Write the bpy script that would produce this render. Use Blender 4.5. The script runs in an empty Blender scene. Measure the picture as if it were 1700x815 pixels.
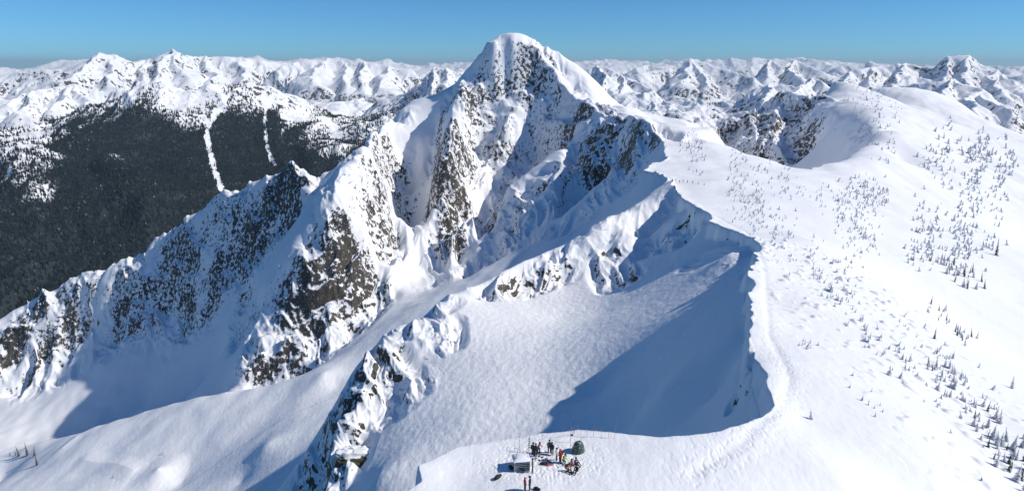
import bpy, bmesh, math, random
import numpy as np
from mathutils import Vector, Matrix
random.seed(7); RNG = np.random.default_rng(11)
R = math.radians
C = bpy.context.scene.collection
sc = bpy.context.scene

# ------------------------------------------------------------------ camera, sky, sun, exposure
W0, H0, F0, PITCH = 1700.0, 815.0, 1108.0, 15.1
cam = bpy.data.cameras.new('camera'); camo = bpy.data.objects.new('camera', cam); C.objects.link(camo)
cam.sensor_width = 36.0; cam.lens = 36.0 * F0 / W0
cam.clip_start = 0.5; cam.clip_end = 200000.0
camo.rotation_euler = (R(90 - PITCH), 0, 0)
sc.camera = camo

SUN_EL, SUN_AZ = 40.0, 97.0            # azimuth clockwise from the view direction (+Y)
world = bpy.data.worlds.new('World'); sc.world = world; world.use_nodes = True
nt = world.node_tree; bg = nt.nodes['Background']
sky = nt.nodes.new('ShaderNodeTexSky'); sky.sky_type = 'NISHITA'; sky.sun_disc = False
sky.sun_elevation = R(SUN_EL); sky.sun_rotation = R(SUN_AZ)
sky.altitude = 3000; sky.air_density = 1.0; sky.dust_density = 0.2; sky.ozone_density = 1.5
tint = nt.nodes.new('ShaderNodeMix'); tint.data_type = 'RGBA'; tint.blend_type = 'MULTIPLY'; tint.inputs[0].default_value = 1.0
tint.inputs[7].default_value = (.33, .74, 1.10, 1)
nt.links.new(sky.outputs[0], tint.inputs[6]); nt.links.new(tint.outputs[2], bg.inputs[0]); bg.inputs[1].default_value = 0.096
sun = bpy.data.lights.new('sun', 'SUN'); suno = bpy.data.objects.new('sun', sun); C.objects.link(suno)
sun.energy = 4.05; sun.angle = R(0.53); sun.color = (1.0, 0.945, 0.86)
sd = Vector((math.sin(R(SUN_AZ)) * math.cos(R(SUN_EL)), math.cos(R(SUN_AZ)) * math.cos(R(SUN_EL)), math.sin(R(SUN_EL))))
suno.rotation_euler = sd.to_track_quat('Z', 'Y').to_euler()
sc.view_settings.view_transform = 'Standard'; sc.view_settings.look = 'None'
sc.view_settings.gamma = 1.0; sc.view_settings.exposure = 0.0; sc.view_settings.use_curve_mapping = False
sc.render.engine = 'CYCLES'
sc.cycles.volume_bounces = 0; sc.cycles.max_bounces = 6; sc.cycles.diffuse_bounces = 3

# ------------------------------------------------------------------ surveying: a bearing on the photo -> azimuth and slope
CT, ST = math.cos(R(PITCH)), math.sin(R(PITCH))
def bearing(px, py):
    x = (px - W0 / 2) / F0; y = (H0 / 2 - py) / F0
    Y = CT + y * ST; Z = -ST + y * CT; h = math.hypot(x, Y)
    return math.atan2(x, Y), Z / h
def P(px, py, r):                       # world point at horizontal distance r
    a, s = bearing(px, py)
    return (r * math.sin(a), r * math.cos(a), s * r)
def Hd(px, r, z):                       # hidden ground: bearing, distance, height
    a, _ = bearing(px, 400)
    return (r * math.sin(a), r * math.cos(a), z)

# ------------------------------------------------------------------ noise
_perm = np.random.default_rng(5).permutation(256); _perm = np.concatenate([_perm, _perm]).astype(np.int32)
_ga = np.random.default_rng(6).uniform(0, 2 * np.pi, 256); _gx = np.cos(_ga).astype(np.float32); _gy = np.sin(_ga).astype(np.float32)
def perlin(x, y):
    xi = np.floor(x); yi = np.floor(y)
    fx = (x - xi).astype(np.float32); fy = (y - yi).astype(np.float32)
    xi = xi.astype(np.int32) & 255; yi = yi.astype(np.int32) & 255
    u = fx * fx * fx * (fx * (fx * 6 - 15) + 10); v = fy * fy * fy * (fy * (fy * 6 - 15) + 10)
    def g(ix, iy, dx, dy):
        h = _perm[_perm[ix & 255] + (iy & 255)]
        return _gx[h] * dx + _gy[h] * dy
    a = g(xi, yi, fx, fy); b = g(xi + 1, yi, fx - 1, fy)
    c = g(xi, yi + 1, fx, fy - 1); d = g(xi + 1, yi + 1, fx - 1, fy - 1)
    return (a + (b - a) * u + ((c + (d - c) * u) - (a + (b - a) * u)) * v) * 1.5
def fbm(x, y, octv, gain=0.5):
    r = 0; a = 1.0
    for i in range(octv):
        r = r + a * perlin(x + 17.3 * i, y - 9.1 * i); x = x * 2.03; y = y * 2.03; a *= gain
    return r
def ridged(x, y, octv, gain=0.5):
    r = 0; a = 1.0; w = 1.0
    for i in range(octv):
        n = 1 - np.abs(perlin(x + 31.7 * i, y + 5.9 * i)); n = n * n
        r = r + a * n * w; w = np.clip(n * 1.6, 0, 1); x = x * 2.07; y = y * 2.07; a *= gain
    return r
def sstep(a, b, x):
    t = np.clip((x - a) / (b - a), 0, 1); return t * t * (3 - 2 * t)

# ------------------------------------------------------------------ scattered interpolation
def densify(pl, step):
    out = []
    for a, b in zip(pl[:-1], pl[1:]):
        a = np.array(a); b = np.array(b); n = max(1, int(np.linalg.norm((b - a)[:2]) / step))
        for k in range(n): out.append(tuple(a + (b - a) * k / n))
    out.append(tuple(pl[-1])); return out
def rbf_fit(pts, vals, smooth=0.0, eps=0.0):
    n = len(pts); D = np.sqrt(((pts[:, None] - pts[None]) ** 2).sum(-1) + eps * eps)
    A = np.zeros((n + 3, n + 3)); A[:n, :n] = -D - np.eye(n) * smooth
    A[:n, n] = 1; A[:n, n + 1:] = pts; A[n, :n] = 1; A[n + 1:, :n] = pts.T
    return np.linalg.lstsq(A, np.concatenate([vals, [0, 0, 0]]), rcond=None)[0]
def rbf_eval(w, pts, X, Y, eps=0.0):
    sh = X.shape; q = np.stack([X.ravel(), Y.ravel()], 1); out = np.empty(len(q)); n = len(pts)
    for i in range(0, len(q), 20000):
        b = q[i:i + 20000]
        d2 = (b ** 2).sum(1)[:, None] + (pts ** 2).sum(1)[None] - 2 * b @ pts.T
        out[i:i + 20000] = -np.sqrt(np.maximum(d2, 0) + eps * eps) @ w[:n] + w[n] + b @ w[n + 1:]
    return out.reshape(sh)
def interp_mat(xs, xc):                 # Catmull-Rom weights, xc uniform
    h = xc[1] - xc[0]; t = (xs - xc[0]) / h; i = np.clip(np.floor(t).astype(int), 1, len(xc) - 3); f = t - i
    M = np.zeros((len(xs), len(xc)), np.float32); r = np.arange(len(xs))
    M[r, i - 1] = -0.5 * f + f * f - 0.5 * f ** 3; M[r, i] = 1 - 2.5 * f * f + 1.5 * f ** 3
    M[r, i + 1] = 0.5 * f + 2 * f * f - 1.5 * f ** 3; M[r, i + 2] = -0.5 * f * f + 0.5 * f ** 3
    return M
def seg_dist(X, Y, pl):                 # distance to a polyline in plan + value interpolated along it
    best = np.full(X.shape, 1e9, np.float32)
    for (ax, ay), (bx, by) in zip(pl[:-1], pl[1:]):
        dx, dy = bx - ax, by - ay; L = dx * dx + dy * dy + 1e-9
        t = np.clip(((X - ax) * dx + (Y - ay) * dy) / L, 0, 1)
        best = np.minimum(best, (X - ax - t * dx) ** 2 + (Y - ay - t * dy) ** 2)
    return np.sqrt(best)
def in_poly(X, Y, pl):
    ins = np.zeros(X.shape, bool)
    n = len(pl)
    for i in range(n):
        ax, ay = pl[i]; bx, by = pl[(i + 1) % n]
        if ay == by: continue
        c = ((ay > Y) != (by > Y)) & (X < (bx - ax) * (Y - ay) / (by - ay) + ax)
        ins ^= c
    return ins

# ------------------------------------------------------------------ NEAR MASSIF : survey points
EDGE = [P(560,905,66),P(640,840,71),P(692,800,74),(P(690,774,77)),P(725,760,79),P(765,745,81),P(850,733,82.5),P(900,724,83.5),P(960,717,84.5),P(1000,721,84),P(1090,725,84.5),
        P(1140,722,86),P(1185,713,89),P(1222,702,93),P(1245,690,98),P(1276,672,106),P(1262,640,115),P(1250,600,128),P(1252,580,136),P(1240,550,148),P(1256,525,160),P(1238,490,181),
        P(1240,460,200),P(1254,430,228),P(1253,400,262),P(1235,388,282),P(1215,380,296),P(1185,366,318),P(1160,345,350),P(1140,335,370),P(1115,312,422),P(1106,300,440)]
SADDLE = [P(1090,288,470),P(1075,285,500),P(1082,276,530),P(1105,265,560),P(1106,245,610),P(1090,212,700)]
CREST_R = [P(1090,212,700),P(1050,193,800),P(1010,186,880),P(965,166,985),P(935,135,1045),P(905,98,1082),P(880,72,1092),P(850,60,1098)]
SUMMIT = [P(850,55,1110),P(815,68,1108),P(795,86,1108),P(775,110,1112),P(762,132,1130),P(745,150,1160),P(715,168,1195),P(680,173,1180),P(640,200,1060),P(618,225,950),P(600,252,860)]
RIB_A = [P(1106,300,440),P(1060,335,402),P(1000,368,374),P(930,408,358),P(880,432,347),P(840,452,337),P(785,472,321),P(740,490,306),P(715,520,294),P(690,532,286),P(650,540,278),
         P(620,575,268),P(600,600,260),P(580,640,250),P(562,700,236),P(548,760,222),P(530,840,204)]
R2 = [P(600,252,860),P(560,280,875),P(525,283,885),P(490,265,890),P(465,275,890),P(430,298,890),P(370,314,890),P(330,345,880),P(290,370,880),P(240,401,893),
      P(180,428,920),P(130,452,950),P(50,492,985),P(0,530,1000),P(-90,570,1020)]
R2BASE = [P(-80,660,960),P(30,605,935),P(100,575,915),P(150,545,893),P(215,505,855),P(260,488,838),P(310,500,812),P(350,455,815),P(400,415,835),P(450,365,855),P(500,322,866),P(545,305,866)]
R1 = [P(600,252,860),P(585,282,812),P(572,300,790),P(558,345,760),P(548,400,735),P(530,465,715),P(505,530,690),P(488,585,665)]
R1R = [P(626,290,850),P(640,350,815),P(656,410,782),P(662,440,760),P(635,475,720),P(598,525,680),P(560,568,655),P(520,612,635),P(490,622,650)]
R1L = [P(490,370,832),P(450,440,790),P(425,520,745),P(420,575,690)]
WEST = [P(300,560,775),P(380,540,745),P(240,600,790),P(150,650,815),P(60,680,850),P(350,636,705),P(240,664,750),P(100,718,790),P(0,700,860),P(560,640,540),P(600,560,620),P(640,500,700),P(500,700,470),P(520,760,345),P(470,815,400),
        P(688,430,880),P(700,350,935),P(700,260,1040),P(700,300,990),P(645,300,1005),P(662,350,1000),P(676,400,930),P(720,210,1075),P(650,250,1055),P(703,400,862),
        P(838,130,1080),P(800,150,1072),P(885,130,1085),P(765,170,1050),P(756,205,965),P(740,250,905),P(736,330,842),P(733,420,795),P(800,200,1040),P(820,240,1015),P(800,330,935),P(716,260,1025),P(712,330,930),P(800,260,985),P(840,285,975),P(866,262,1000),P(890,225,1020),P(908,190,1035),P(955,216,900),P(930,240,880),P(905,262,862),P(876,284,845),P(847,304,828),P(800,360,905),
        P(840,200,1010),P(985,200,870),P(770,380,860),P(850,385,742),P(950,320,752),P(900,395,650),P(1000,300,770),P(1040,250,740),P(1000,350,620),P(1060,300,600),P(1050,325,520),P(780,440,720),P(740,470,680),P(700,500,640),
        P(800,500,305),P(860,490,322),P(760,560,262),P(800,600,242),P(700,700,212),P(900,640,217),P(700,600,255),P(660,680,226),P(630,790,190),P(930,470,340),P(1000,520,285),P(980,440,350),P(930,530,290),P(1060,430,350),P(1080,380,376),P(1140,400,330),P(1130,350,385),P(1190,430,275),
        P(1000,650,203),P(950,700,186),P(1100,600,190),P(1150,520,212),P(1100,650,166),P(1200,640,150),P(1180,470,245),P(1210,420,264),P(1050,700,170),P(1210,560,165),P(1130,710,146),P(780,700,200),P(620,650,244),P(600,730,225),
        Hd(1000,150,-112),Hd(1000,100,-88),Hd(850,150,-118),Hd(850,100,-86),Hd(700,150,-125),Hd(1150,120,-85),Hd(1240,112,-70),Hd(600,120,-115),Hd(500,200,-150),Hd(300,300,-220),Hd(0,300,-240),Hd(200,150,-160),Hd(600,60,-70),Hd(0,60,-110),Hd(-80,450,-300),
        Hd(600,330,-178),Hd(600,420,-225),Hd(600,500,-252),Hd(700,350,-150),Hd(740,400,-175),Hd(840,400,-150),Hd(840,500,-185),Hd(940,430,-140),Hd(940,500,-165),Hd(1000,450,-125),Hd(540,310,-175),Hd(520,240,-160),
        Hd(490,1120,-330),Hd(240,1280,-480),Hd(0,1400,-560),Hd(370,1200,-440),Hd(600,1080,-250),Hd(700,1350,-200),Hd(850,1400,-200),Hd(760,1320,-150),Hd(-80,1420,-560),
        Hd(0,2000,-1000),Hd(300,2000,-1000),Hd(600,2000,-900),Hd(850,2100,-700),Hd(1100,2100,-500),Hd(300,1500,-750),Hd(0,1500,-800),Hd(1000,1500,-250)]
DOME = [P(828,57,1114),P(840,54,1114),P(862,54,1114),P(875,57,1114),P(890,66,1114),P(850,72,1090),P(822,78,1090)]
PLAT = [P(1400,800,88),P(1250,800,80),P(1100,800,75),P(950,800,72.5),P(850,800,72.5),P(740,800,74),P(1550,800,104),P(1690,800,126),P(1780,760,145),P(1650,700,160),P(1500,700,122),P(1400,700,112),P(1330,700,106),P(1650,600,230),P(1500,600,168),P(1350,600,136),P(1300,600,130),
        P(1350,500,192),P(1280,500,184),P(1500,500,258),P(1680,500,388),P(1350,400,302),P(1280,400,272),P(1500,400,415),P(1680,400,600),P(1200,300,450),P(1350,340,415),P(1350,300,540),P(1500,300,670),P(1680,300,980),P(1180,340,365),
        P(1200,240,650),P(1130,260,570),P(1150,225,700),P(1120,206,800),P(1180,214,790),P(1230,250,680),P(1270,262,640),P(1345,160,1270),P(1315,152,1300),P(1300,150,1300),
        P(1320,235,1210),P(1300,265,1130),P(1340,255,1120),P(1315,200,1270),P(1285,190,1235),P(1265,222,1150),P(1240,228,1200),P(1300,235,1190),P(1260,190,1290),P(1230,195,1260),P(1215,235,1190),P(1270,255,1140),P(1190,210,1240),
        P(1110,172,1300),P(1160,163,1350),P(1195,180,1320),P(1085,180,1280),P(1140,195,1180),
        P(1500,240,950),P(1600,240,1300),P(1680,240,1500),P(1480,190,1300),P(1550,200,1600),P(1385,137,1600),P(1430,165,1400),P(1500,155,1950),P(1440,150,1800),P(1560,160,2050),P(1640,210,1900),P(1690,230,1850),
        P(1500,270,780),P(1600,270,1000),P(1580,350,600),P(1600,450,400),P(1420,320,540),
        P(1060,180,960),P(1000,142,1075),P(960,112,1100),P(920,84,1112),P(900,74,1112),P(1100,203,860),
        Hd(1380,850,-155),Hd(1250,850,-160),Hd(1300,980,-170),Hd(1120,1020,-160),Hd(1000,1400,-200),Hd(1080,1090,-150),Hd(900,1500,-150),Hd(1200,1700,-450),Hd(1050,2000,-600),Hd(1330,1700,-400),Hd(900,2100,-700),Hd(1300,2150,-600),
        Hd(1500,2250,-300),Hd(1690,2250,-380),Hd(1000,60,-49),Hd(1000,30,-45),Hd(1400,30,-48),Hd(1700,40,-55),Hd(700,40,-50),Hd(1800,300,-115),Hd(1850,700,-170),Hd(1850,1300,-200),Hd(1850,80,-72),
        Hd(900,300,-60),Hd(700,1200,0),Hd(1000,200,-50)]
BENCH = [Hd(600,930,-135),Hd(580,935,-160),Hd(560,945,-185),Hd(535,955,-190),Hd(600,1000,-160),Hd(570,1000,-215),Hd(530,1010,-225),Hd(622,1020,-135),Hd(505,985,-200),Hd(100,800,-402),Hd(200,748,-377),Hd(270,720,-352),Hd(335,700,-336),Hd(400,668,-316),Hd(460,635,-298),P(440,740,480),P(400,800,470),P(200,800,565),P(120,800,610),P(300,800,530),P(0,800,740),P(-80,780,800),P(250,735,600),P(330,700,590),P(450,680,550),P(180,740,640)]
BENCHC = [P(-80,790,820),P(20,748,770),P(90,730,735),P(150,712,708),P(200,694,692),P(240,681,676),P(285,668,657),P(330,659,640),P(375,651,622),P(420,643,605),P(460,637,590),P(500,630,572),P(535,620,555)]
def push_left(g):                       # moves the western bowl further off and lower so the buttress shadows it
    out = []
    for x, y, z in g:
        a = math.atan2(x, y); k = 1 + .30 * max(0.0, min(1.0, (-a - .30) / .20)) if math.hypot(x, y) > 460 and math.hypot(x, y) < 1060 and z > -460 else 1
        out.append((x * k, y * k, z * k))
    return out
R2, R2BASE, WEST = push_left(R2), push_left(R2BASE), push_left(WEST) + BENCH
CIRQ = [P(1270,262,640),P(1310,275,605),P(1350,281,610),P(1400,268,690),P(1440,238,850),P(1447,214,960),P(1425,200,1020),P(1400,188,1080),P(1372,172,1180),P(1345,160,1270)]
CIRQF = [(x - 36, y + 8, z - 50) for x, y, z in CIRQ[3:8]]
def arr(groups, step):
    p = []
    for g, dens in groups: p += densify(g, step) if dens else list(g)
    a = np.array(p); _, idx = np.unique(np.round(a[:, :2], 1), axis=0, return_index=True); return a[np.sort(idx)]
def _dbg(n,G,w):
    k=np.argsort(-np.abs(w[:len(G)]))[:6]
    print('RBF',n,[(G[i].round(0).tolist(),round(float(w[i]),2)) for i in k])
EDGE_FOOT = [(x, y, z - 4.5) for x, y, z in EDGE[4:-2]]
GW = arr([(EDGE_FOOT, 1), (RIB_A, 1), (SADDLE, 1), (CREST_R, 1), (SUMMIT, 1), (R2, 1), (R2BASE, 1), (R1, 1), (R1R, 1), (R1L, 1), (BENCHC, 1), (DOME, 0), (WEST, 0)], 16)
GP = arr([(EDGE, 1), (SADDLE, 1), (CREST_R, 1), (SUMMIT[:5], 1), (DOME, 0), (CIRQ, 1), (CIRQF, 1), (PLAT, 0)], 10)

# fine grid in bearing / log distance
AZ0, AZ1, NA = R(-49), R(49), 1340
LR0, LR1, NR = math.log(30.0), math.log(2300.0), 2700
az = np.linspace(AZ0, AZ1, NA); lr = np.linspace(LR0, LR1, NR)
azc = np.linspace(AZ0 - .02, AZ1 + .02, 420); lrc = np.linspace(LR0 - .03, LR1 + .03, 460)
RC = np.exp(lrc)[:, None]; XC = RC * np.sin(azc)[None]; YC = RC * np.cos(azc)[None]
Mr = interp_mat(lr, lrc); Ma = interp_mat(az, azc)
def up(g): return (Mr @ g.astype(np.float32)) @ Ma.T
def layer(G, eps):
    w = rbf_fit(G[:, :2], G[:, 2], eps=eps); return rbf_eval(w, G[:, :2], XC, YC, eps)
ZWc = layer(GW, 2.0); ZPc = layer(GP, 2.0)
RR = np.exp(lr)[:, None].astype(np.float32); X = (RR * np.sin(az)[None]).astype(np.float32); Y = (RR * np.cos(az)[None]).astype(np.float32)
ZW = up(ZWc); ZP = up(ZPc)
# which side of the cornice edge
edge_xy = [p[:2] for p in EDGE + SADDLE[1:] + CREST_R[1:]]
far_xy = [Hd(850, 2600, 0)[:2], Hd(2600, 4000, 0)[:2], (400, -200), (-60, -60), (-40, 30)]
side = in_poly(X, Y, edge_xy + far_xy)
dist = seg_dist(X, Y, edge_xy)
sdist = np.where(side, dist, -dist)
taper = 1 - sstep(500, 760, RR)         # beyond the saddle the two surfaces share one crest
wob = fbm(X / 24, Y / 24, 3, 0.42) * 3.0 + fbm(X / 5.5, Y / 5.5, 3, .4) * .45
sdist = sdist + wob * np.clip(RR / 160, .45, 1.6) * taper
tt = sstep(-1.0, 0.3, sdist / np.where(taper > 0.02, 1.0, 6.0))
base = ZW + (ZP - ZW) * tt
TRK = [hit_xy for hit_xy in [(P(1150,335,362)[:2]),(P(1238,384,300)[:2]),(P(1268,450,222)[:2]),(P(1276,560,150)[:2]),(P(1310,640,122)[:2]),(P(1296,700,108)[:2]),(P(1230,760,87)[:2]),(P(1150,800,78)[:2])]]
base = base + np.exp(-((sdist - 1.5) / 3.0) ** 2) * .35 * taper * (sdist > -1)

# ------------------------------------------------------------------ reading the ground
def ground_s(Z): return Z / RR
def hit_on(Z, px, py):
    a, s = bearing(px, py); c = (a - AZ0) / (AZ1 - AZ0) * (NA - 1); i = int(np.clip(round(c), 0, NA - 1))
    col = Z[:, i] / RR[:, 0]; k = int(np.argmax(col >= s)); r = float(RR[k, 0])
    return (r * math.sin(a), r * math.cos(a), float(Z[k, i]), r)

def peaks(Xg, Yg, Zg, lines, slope, nl, na, sink, rl):
    wx_ = Xg + na * fbm(Xg / nl, Yg / nl, 4, .55); wy_ = Yg + na * fbm(Xg / nl + 50, Yg / nl, 4, .55)
    out = Zg.copy(); far_ = np.full(Xg.shape, 1e9, np.float32)
    for pl in lines:
        q = [P(*p)[:2] for p in pl]; x0 = min(p[0] for p in q) - nl * 5; x1 = max(p[0] for p in q) + nl * 5; y0 = min(p[1] for p in q) - nl * 5; y1 = max(p[1] for p in q) + nl * 5
        m_ = (Xg > x0) & (Xg < x1) & (Yg > y0) & (Yg < y1); far_[m_] = np.minimum(far_[m_], seg_dist(Xg[m_], Yg[m_], q))
    out = out - sink * (1 - sstep(nl * .5, nl * 4.5, far_))
    for pl in lines:
        q = [P(*p) for p in pl]
        x0 = min(p[0] for p in q); x1 = max(p[0] for p in q); y0 = min(p[1] for p in q); y1 = max(p[1] for p in q); Rg = nl * 6
        m_ = (Xg > x0 - Rg) & (Xg < x1 + Rg) & (Yg > y0 - Rg) & (Yg < y1 + Rg)
        xx, yy = wx_[m_], wy_[m_]; b = np.full(xx.shape, -1e9, np.float32); s0 = q[0][0] % 97
        for a_, c_ in zip(q[:-1], q[1:]):
            dx, dy = c_[0] - a_[0], c_[1] - a_[1]; L = dx * dx + dy * dy
            tr_ = ((xx - a_[0]) * dx + (yy - a_[1]) * dy) / L; t_ = np.clip(tr_, 0, 1); s_ = s0 + np.clip(tr_, -1, 2) * math.sqrt(L); d_ = np.hypot(xx - a_[0] - t_ * dx, yy - a_[1] - t_ * dy)
            b = np.maximum(b, a_[2] + (c_[2] - a_[2]) * t_ - slope * d_ + (ridged(s_ / (nl * .30), d_ / (nl * 1.6) + (xx + yy) / (nl * 4), 5, .5) - 1.05) * rl * np.clip(d_ / (nl * .35), .12, 1.3)); s0 += math.sqrt(L)
        out[m_] = np.maximum(out[m_], b)
    return out
def cut_cirque(B):
    pl = [p for p in CIRQ]; poly = [p[:2] for p in CIRQ] + [P(1300,149,1350)[:2], P(1262,168,1340)[:2], P(1190,214,1290)[:2], P(1180,240,900)[:2], P(1225,252,700)[:2]]
    m_ = (X > 150) & (X < 700) & (Y > 480) & (Y < 1350); xx, yy = X[m_], Y[m_]; ins = in_poly(xx, yy, poly); b = np.full(xx.shape, -1e9, np.float32)
    wv = 6 * fbm(xx / 25, yy / 25, 3)
    for a_, c_ in zip(pl[:-1], pl[1:]):
        dx, dy = c_[0] - a_[0], c_[1] - a_[1]; L = dx * dx + dy * dy; t_ = np.clip(((xx - a_[0]) * dx + (yy - a_[1]) * dy) / L, 0, 1)
        b = np.maximum(b, a_[2] + (c_[2] - a_[2]) * t_ - 1.15 * np.maximum(np.hypot(xx - a_[0] - t_ * dx, yy - a_[1] - t_ * dy) + wv, 0))
    B = B.copy(); v = B[m_]; B[m_] = np.where(ins, np.minimum(v, np.maximum(b, -175)), v); return B
base = cut_cirque(base)
base0 = base
base = peaks(X, Y, base, [
    [(1190,214,1290),(1228,190,1320),(1262,168,1340),(1300,149,1350),(1345,159,1310),(1372,171,1220)],
    [(1300,149,1350),(1292,180,1290),(1284,212,1215),(1304,262,1120)], [(1262,168,1340),(1250,200,1270),(1258,240,1180)], [(1345,159,1310),(1330,195,1250),(1322,225,1200)], [(1284,212,1215),(1262,238,1170)],
    [(1085,184,1380),(1112,171,1400),(1138,186,1390)], [(1120,195,1400),(1160,161,1430),(1200,186,1380)], [(1160,161,1430),(1166,190,1380),(1160,215,1330)]], 1.1, 70, 12, 12, 15)
base = np.where(RR < 1060, base0, base)
prot = base - base0 > .5
# capsules along the ground where rock breaks through: (pixel polyline, radius m, strength)
ROUGH = [([(760,170),(740,240),(735,320),(735,420)], 42, 1.0), ([(800,150),(815,220),(800,290),(770,380)], 70, .75), ([(800,300),(770,370)],60,1.0), ([(880,120),(900,170),(930,210),(900,260)], 60, .7),
         ([(815,92),(870,98),(905,112)], 40, .9), ([(965,190),(1010,225),(1060,230),(1085,245)], 45, 1.1), ([(1000,260),(930,320),(860,370),(790,420)], 75, .75), ([(1000,320),(960,360)], 30, .6), ([(870,395),(905,385)],20,.9),
         ([(575,310),(560,350),(545,420)], 45, .7), ([(545,420),(515,500),(495,580)], 50, 1.25), ([(600,470),(560,540)], 40, 1.1), ([(460,500),(440,560)], 36, 1.1), ([(640,290),(620,330)], 25, .8), ([(655,200),(610,260)], 40, .8), ([(610,270),(630,330),(640,400)], 30, .9),
         ([(490,285),(480,310),(430,350)], 55, 1.1), ([(420,350),(350,410),(310,470)], 65, .95), ([(300,395),(230,440),(150,510),(90,575)], 75, .95), ([(400,500),(410,540)], 22, .8), ([(330,450),(390,420),(470,380)], 25, .6),
         ([(60,520),(20,570),(40,600)], 50, 1.2), ([(190,510),(190,525)], 16, 1.0), ([(680,370),(685,330)], 14, .9),
         ([(620,600),(650,660)], 14, 1.1), ([(590,640),(570,700),(550,780)], 14, 1.15), ([(740,500),(690,540),(640,555),(600,610)], 9, .9), ([(840,462),(930,420),(1000,385)], 7, .8), ([(640,590),(680,640)], 12, 1.1), ([(530,730),(520,790)], 14, .95), ([(720,560),(745,530),(745,570)], 8, .7),
         ([(820,480),(870,470),(930,440)], 12, 1.0), ([(1010,430),(1030,470)], 12, 1.1), ([(930,420),(1050,350)], 13, .9), ([(1060,365),(1100,330)], 14, .8), ([(1080,400),(1130,390)], 12, .8), ([(1130,370),(1135,400)], 7, .9), ([(1160,435),(1190,420)], 10, 1.15),
         ([(1238,625),(1236,645)], 3, 1.1), ([(1205,400),(1215,404)], 3, 1.2),
         ([(1110,185),(1160,180),(1195,200)], 60, 1.0), ([(1300,165),(1250,200),(1220,230)], 80, .9), ([(1340,170),(1310,220),(1290,250)], 80, 1.0), ([(1290,170),(1270,200),(1300,240)], 60, 1.0), ([(1240,215),(1200,200)], 60, .9)]
rough = np.zeros_like(X)
for pl, rad, st in ROUGH:
    q = [hit_on(base, *p) for p in pl]; q = [(p[0], p[1]) for p in q]
    if len(q) == 1: q = q * 2
    cx = [p[0] for p in q]; cy = [p[1] for p in q]
    m = (X > min(cx) - 2.2 * rad) & (X < max(cx) + 2.2 * rad) & (Y > min(cy) - 2.2 * rad) & (Y < max(cy) + 2.2 * rad)
    v = np.zeros_like(X); v[m] = st * (1 - sstep(.5, 1.2, seg_dist(X[m], Y[m], q) / rad)); rough = np.maximum(rough, v)
rough *= np.where(side & (RR < 640), .0, 1.0) * np.clip(1 + .9 * fbm(X / 60, Y / 60, 3), 0.3, 1.15)

# ------------------------------------------------------------------ relief
rough = np.where(prot, np.maximum(rough, .85), rough)
m = rough > .02
xm, ym, rm, Rm = X[m], Y[m], rough[m], np.broadcast_to(RR, X.shape)[m]
sca = np.clip(Rm / 800, .40, 1.0)       # smaller crags close by
zb_ = base[m]
xs_ = (xm + .25 * ym) / sca; ys_ = (.45 * ym + .95 * zb_) / sca      # the second axis climbs the face
wx = xs_ + 12 * fbm(xs_ / 60, ys_ / 60, 3); wy = ys_ + 12 * fbm(xs_ / 60 + 40, ys_ / 60, 3)
rel = (ridged(wx / 62, wy / 130, 3, .5) - 1.3) * 15 + (ridged(wx / 24 + 9, wy / 34, 3, .5) - 1.25) * 4.6 + (ridged(wx / 9 + 3, wy / 9, 4, .5) - 1.1) * 1.2
ph = ys_ + 5 * fbm(wx / 40, wy / 40, 3) + .3 * xs_
zt = base.copy(); rk_ = np.minimum(rm, 1.0); sm_ = 1 - .95 * np.exp(-((xm - P(850,60,1100)[0]) ** 2 + (ym - 1105) ** 2) / 52.0 ** 2); rk_ = rk_ * sm_
zt[m] += rel * rk_ * sca * (1 + .7 * np.exp(-(xm / 160) ** 2) * (Rm > 700))
zt[m] += sca * rk_ * (.7 * np.sin(ph / 15 * 2 * np.pi) * perlin(wx / 30, wy / 60 + 7) + .35 * np.sin(ph / 6.1 * 2 * np.pi) * perlin(wx / 15, wy / 30))
smooth_m = 1 - np.clip(rough * 2, 0, 1)
zt += smooth_m * np.clip(RR / 500, .25, 1.6) * (fbm(X / 60, Y / 60, 3) * 1.6)
zt += np.where(side, .05, .12) * fbm(X / 2.6, Y / 3.4, 3) * sstep(0, 60, RR) * (RR < 700)
def blob(pxs, rad, amp, pw=1.0, sy=1.0):
    global zt
    q = [hit_on(base, *p)[:2] for p in pxs]; q = q * 2 if len(q) == 1 else q
    d = seg_dist(X, Y, q) / rad; zt = zt + amp * np.clip(1 - d, 0, 1) ** pw
blob([(264,790)], 24, 8, 1.3); blob([(105,745),(132,724),(162,710)], 11, 2, 1.2); blob([(140,768),(180,770),(222,784)], 12, 2.2, 1.2)
blob([(762,165),(752,205),(740,250),(736,330),(733,415)], 34, 26, 1.0)  # fin added along the pillar crest to throw shadow across the gully
blob([(640,470),(660,440),(640,380),(622,320)], 16, 8, 1.0)
lump = np.zeros_like(X); q = [hit_on(base, *p)[:2] for p in [(1360,440),(1450,560),(1540,640),(1640,760),(1720,850)]]
lump = (1 - sstep(.3, 1.0, seg_dist(X, Y, q) / (14 + RR * .12))) * (RR < 420)
zt = zt + lump * np.clip(fbm(X / 4.2, Y / 4.2, 2) - .30, 0, 1) * 1.5 * np.clip(RR / 220, .6, 1.3)
zt = zt - .22 * np.exp(-(seg_dist(X, Y, TRK) / .9) ** 2) * (RR < 420)
cc = hit_on(base, 905, 765)
zt = zt - .16 * np.clip(np.abs(perlin(X / .55, Y / .7)) * 2 - .3, 0, 1) * np.exp(-(((X - cc[0]) / 7) ** 2 + ((Y - cc[1]) / 4.5) ** 2))
zt = zt - .10 * np.clip(perlin(X / .5, Y / .9) * 2 - .2, 0, 1) * np.exp(-(seg_dist(X, Y, TRK) / 3.5) ** 2) * (RR < 200)
Z = zt.astype(np.float32)

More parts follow.
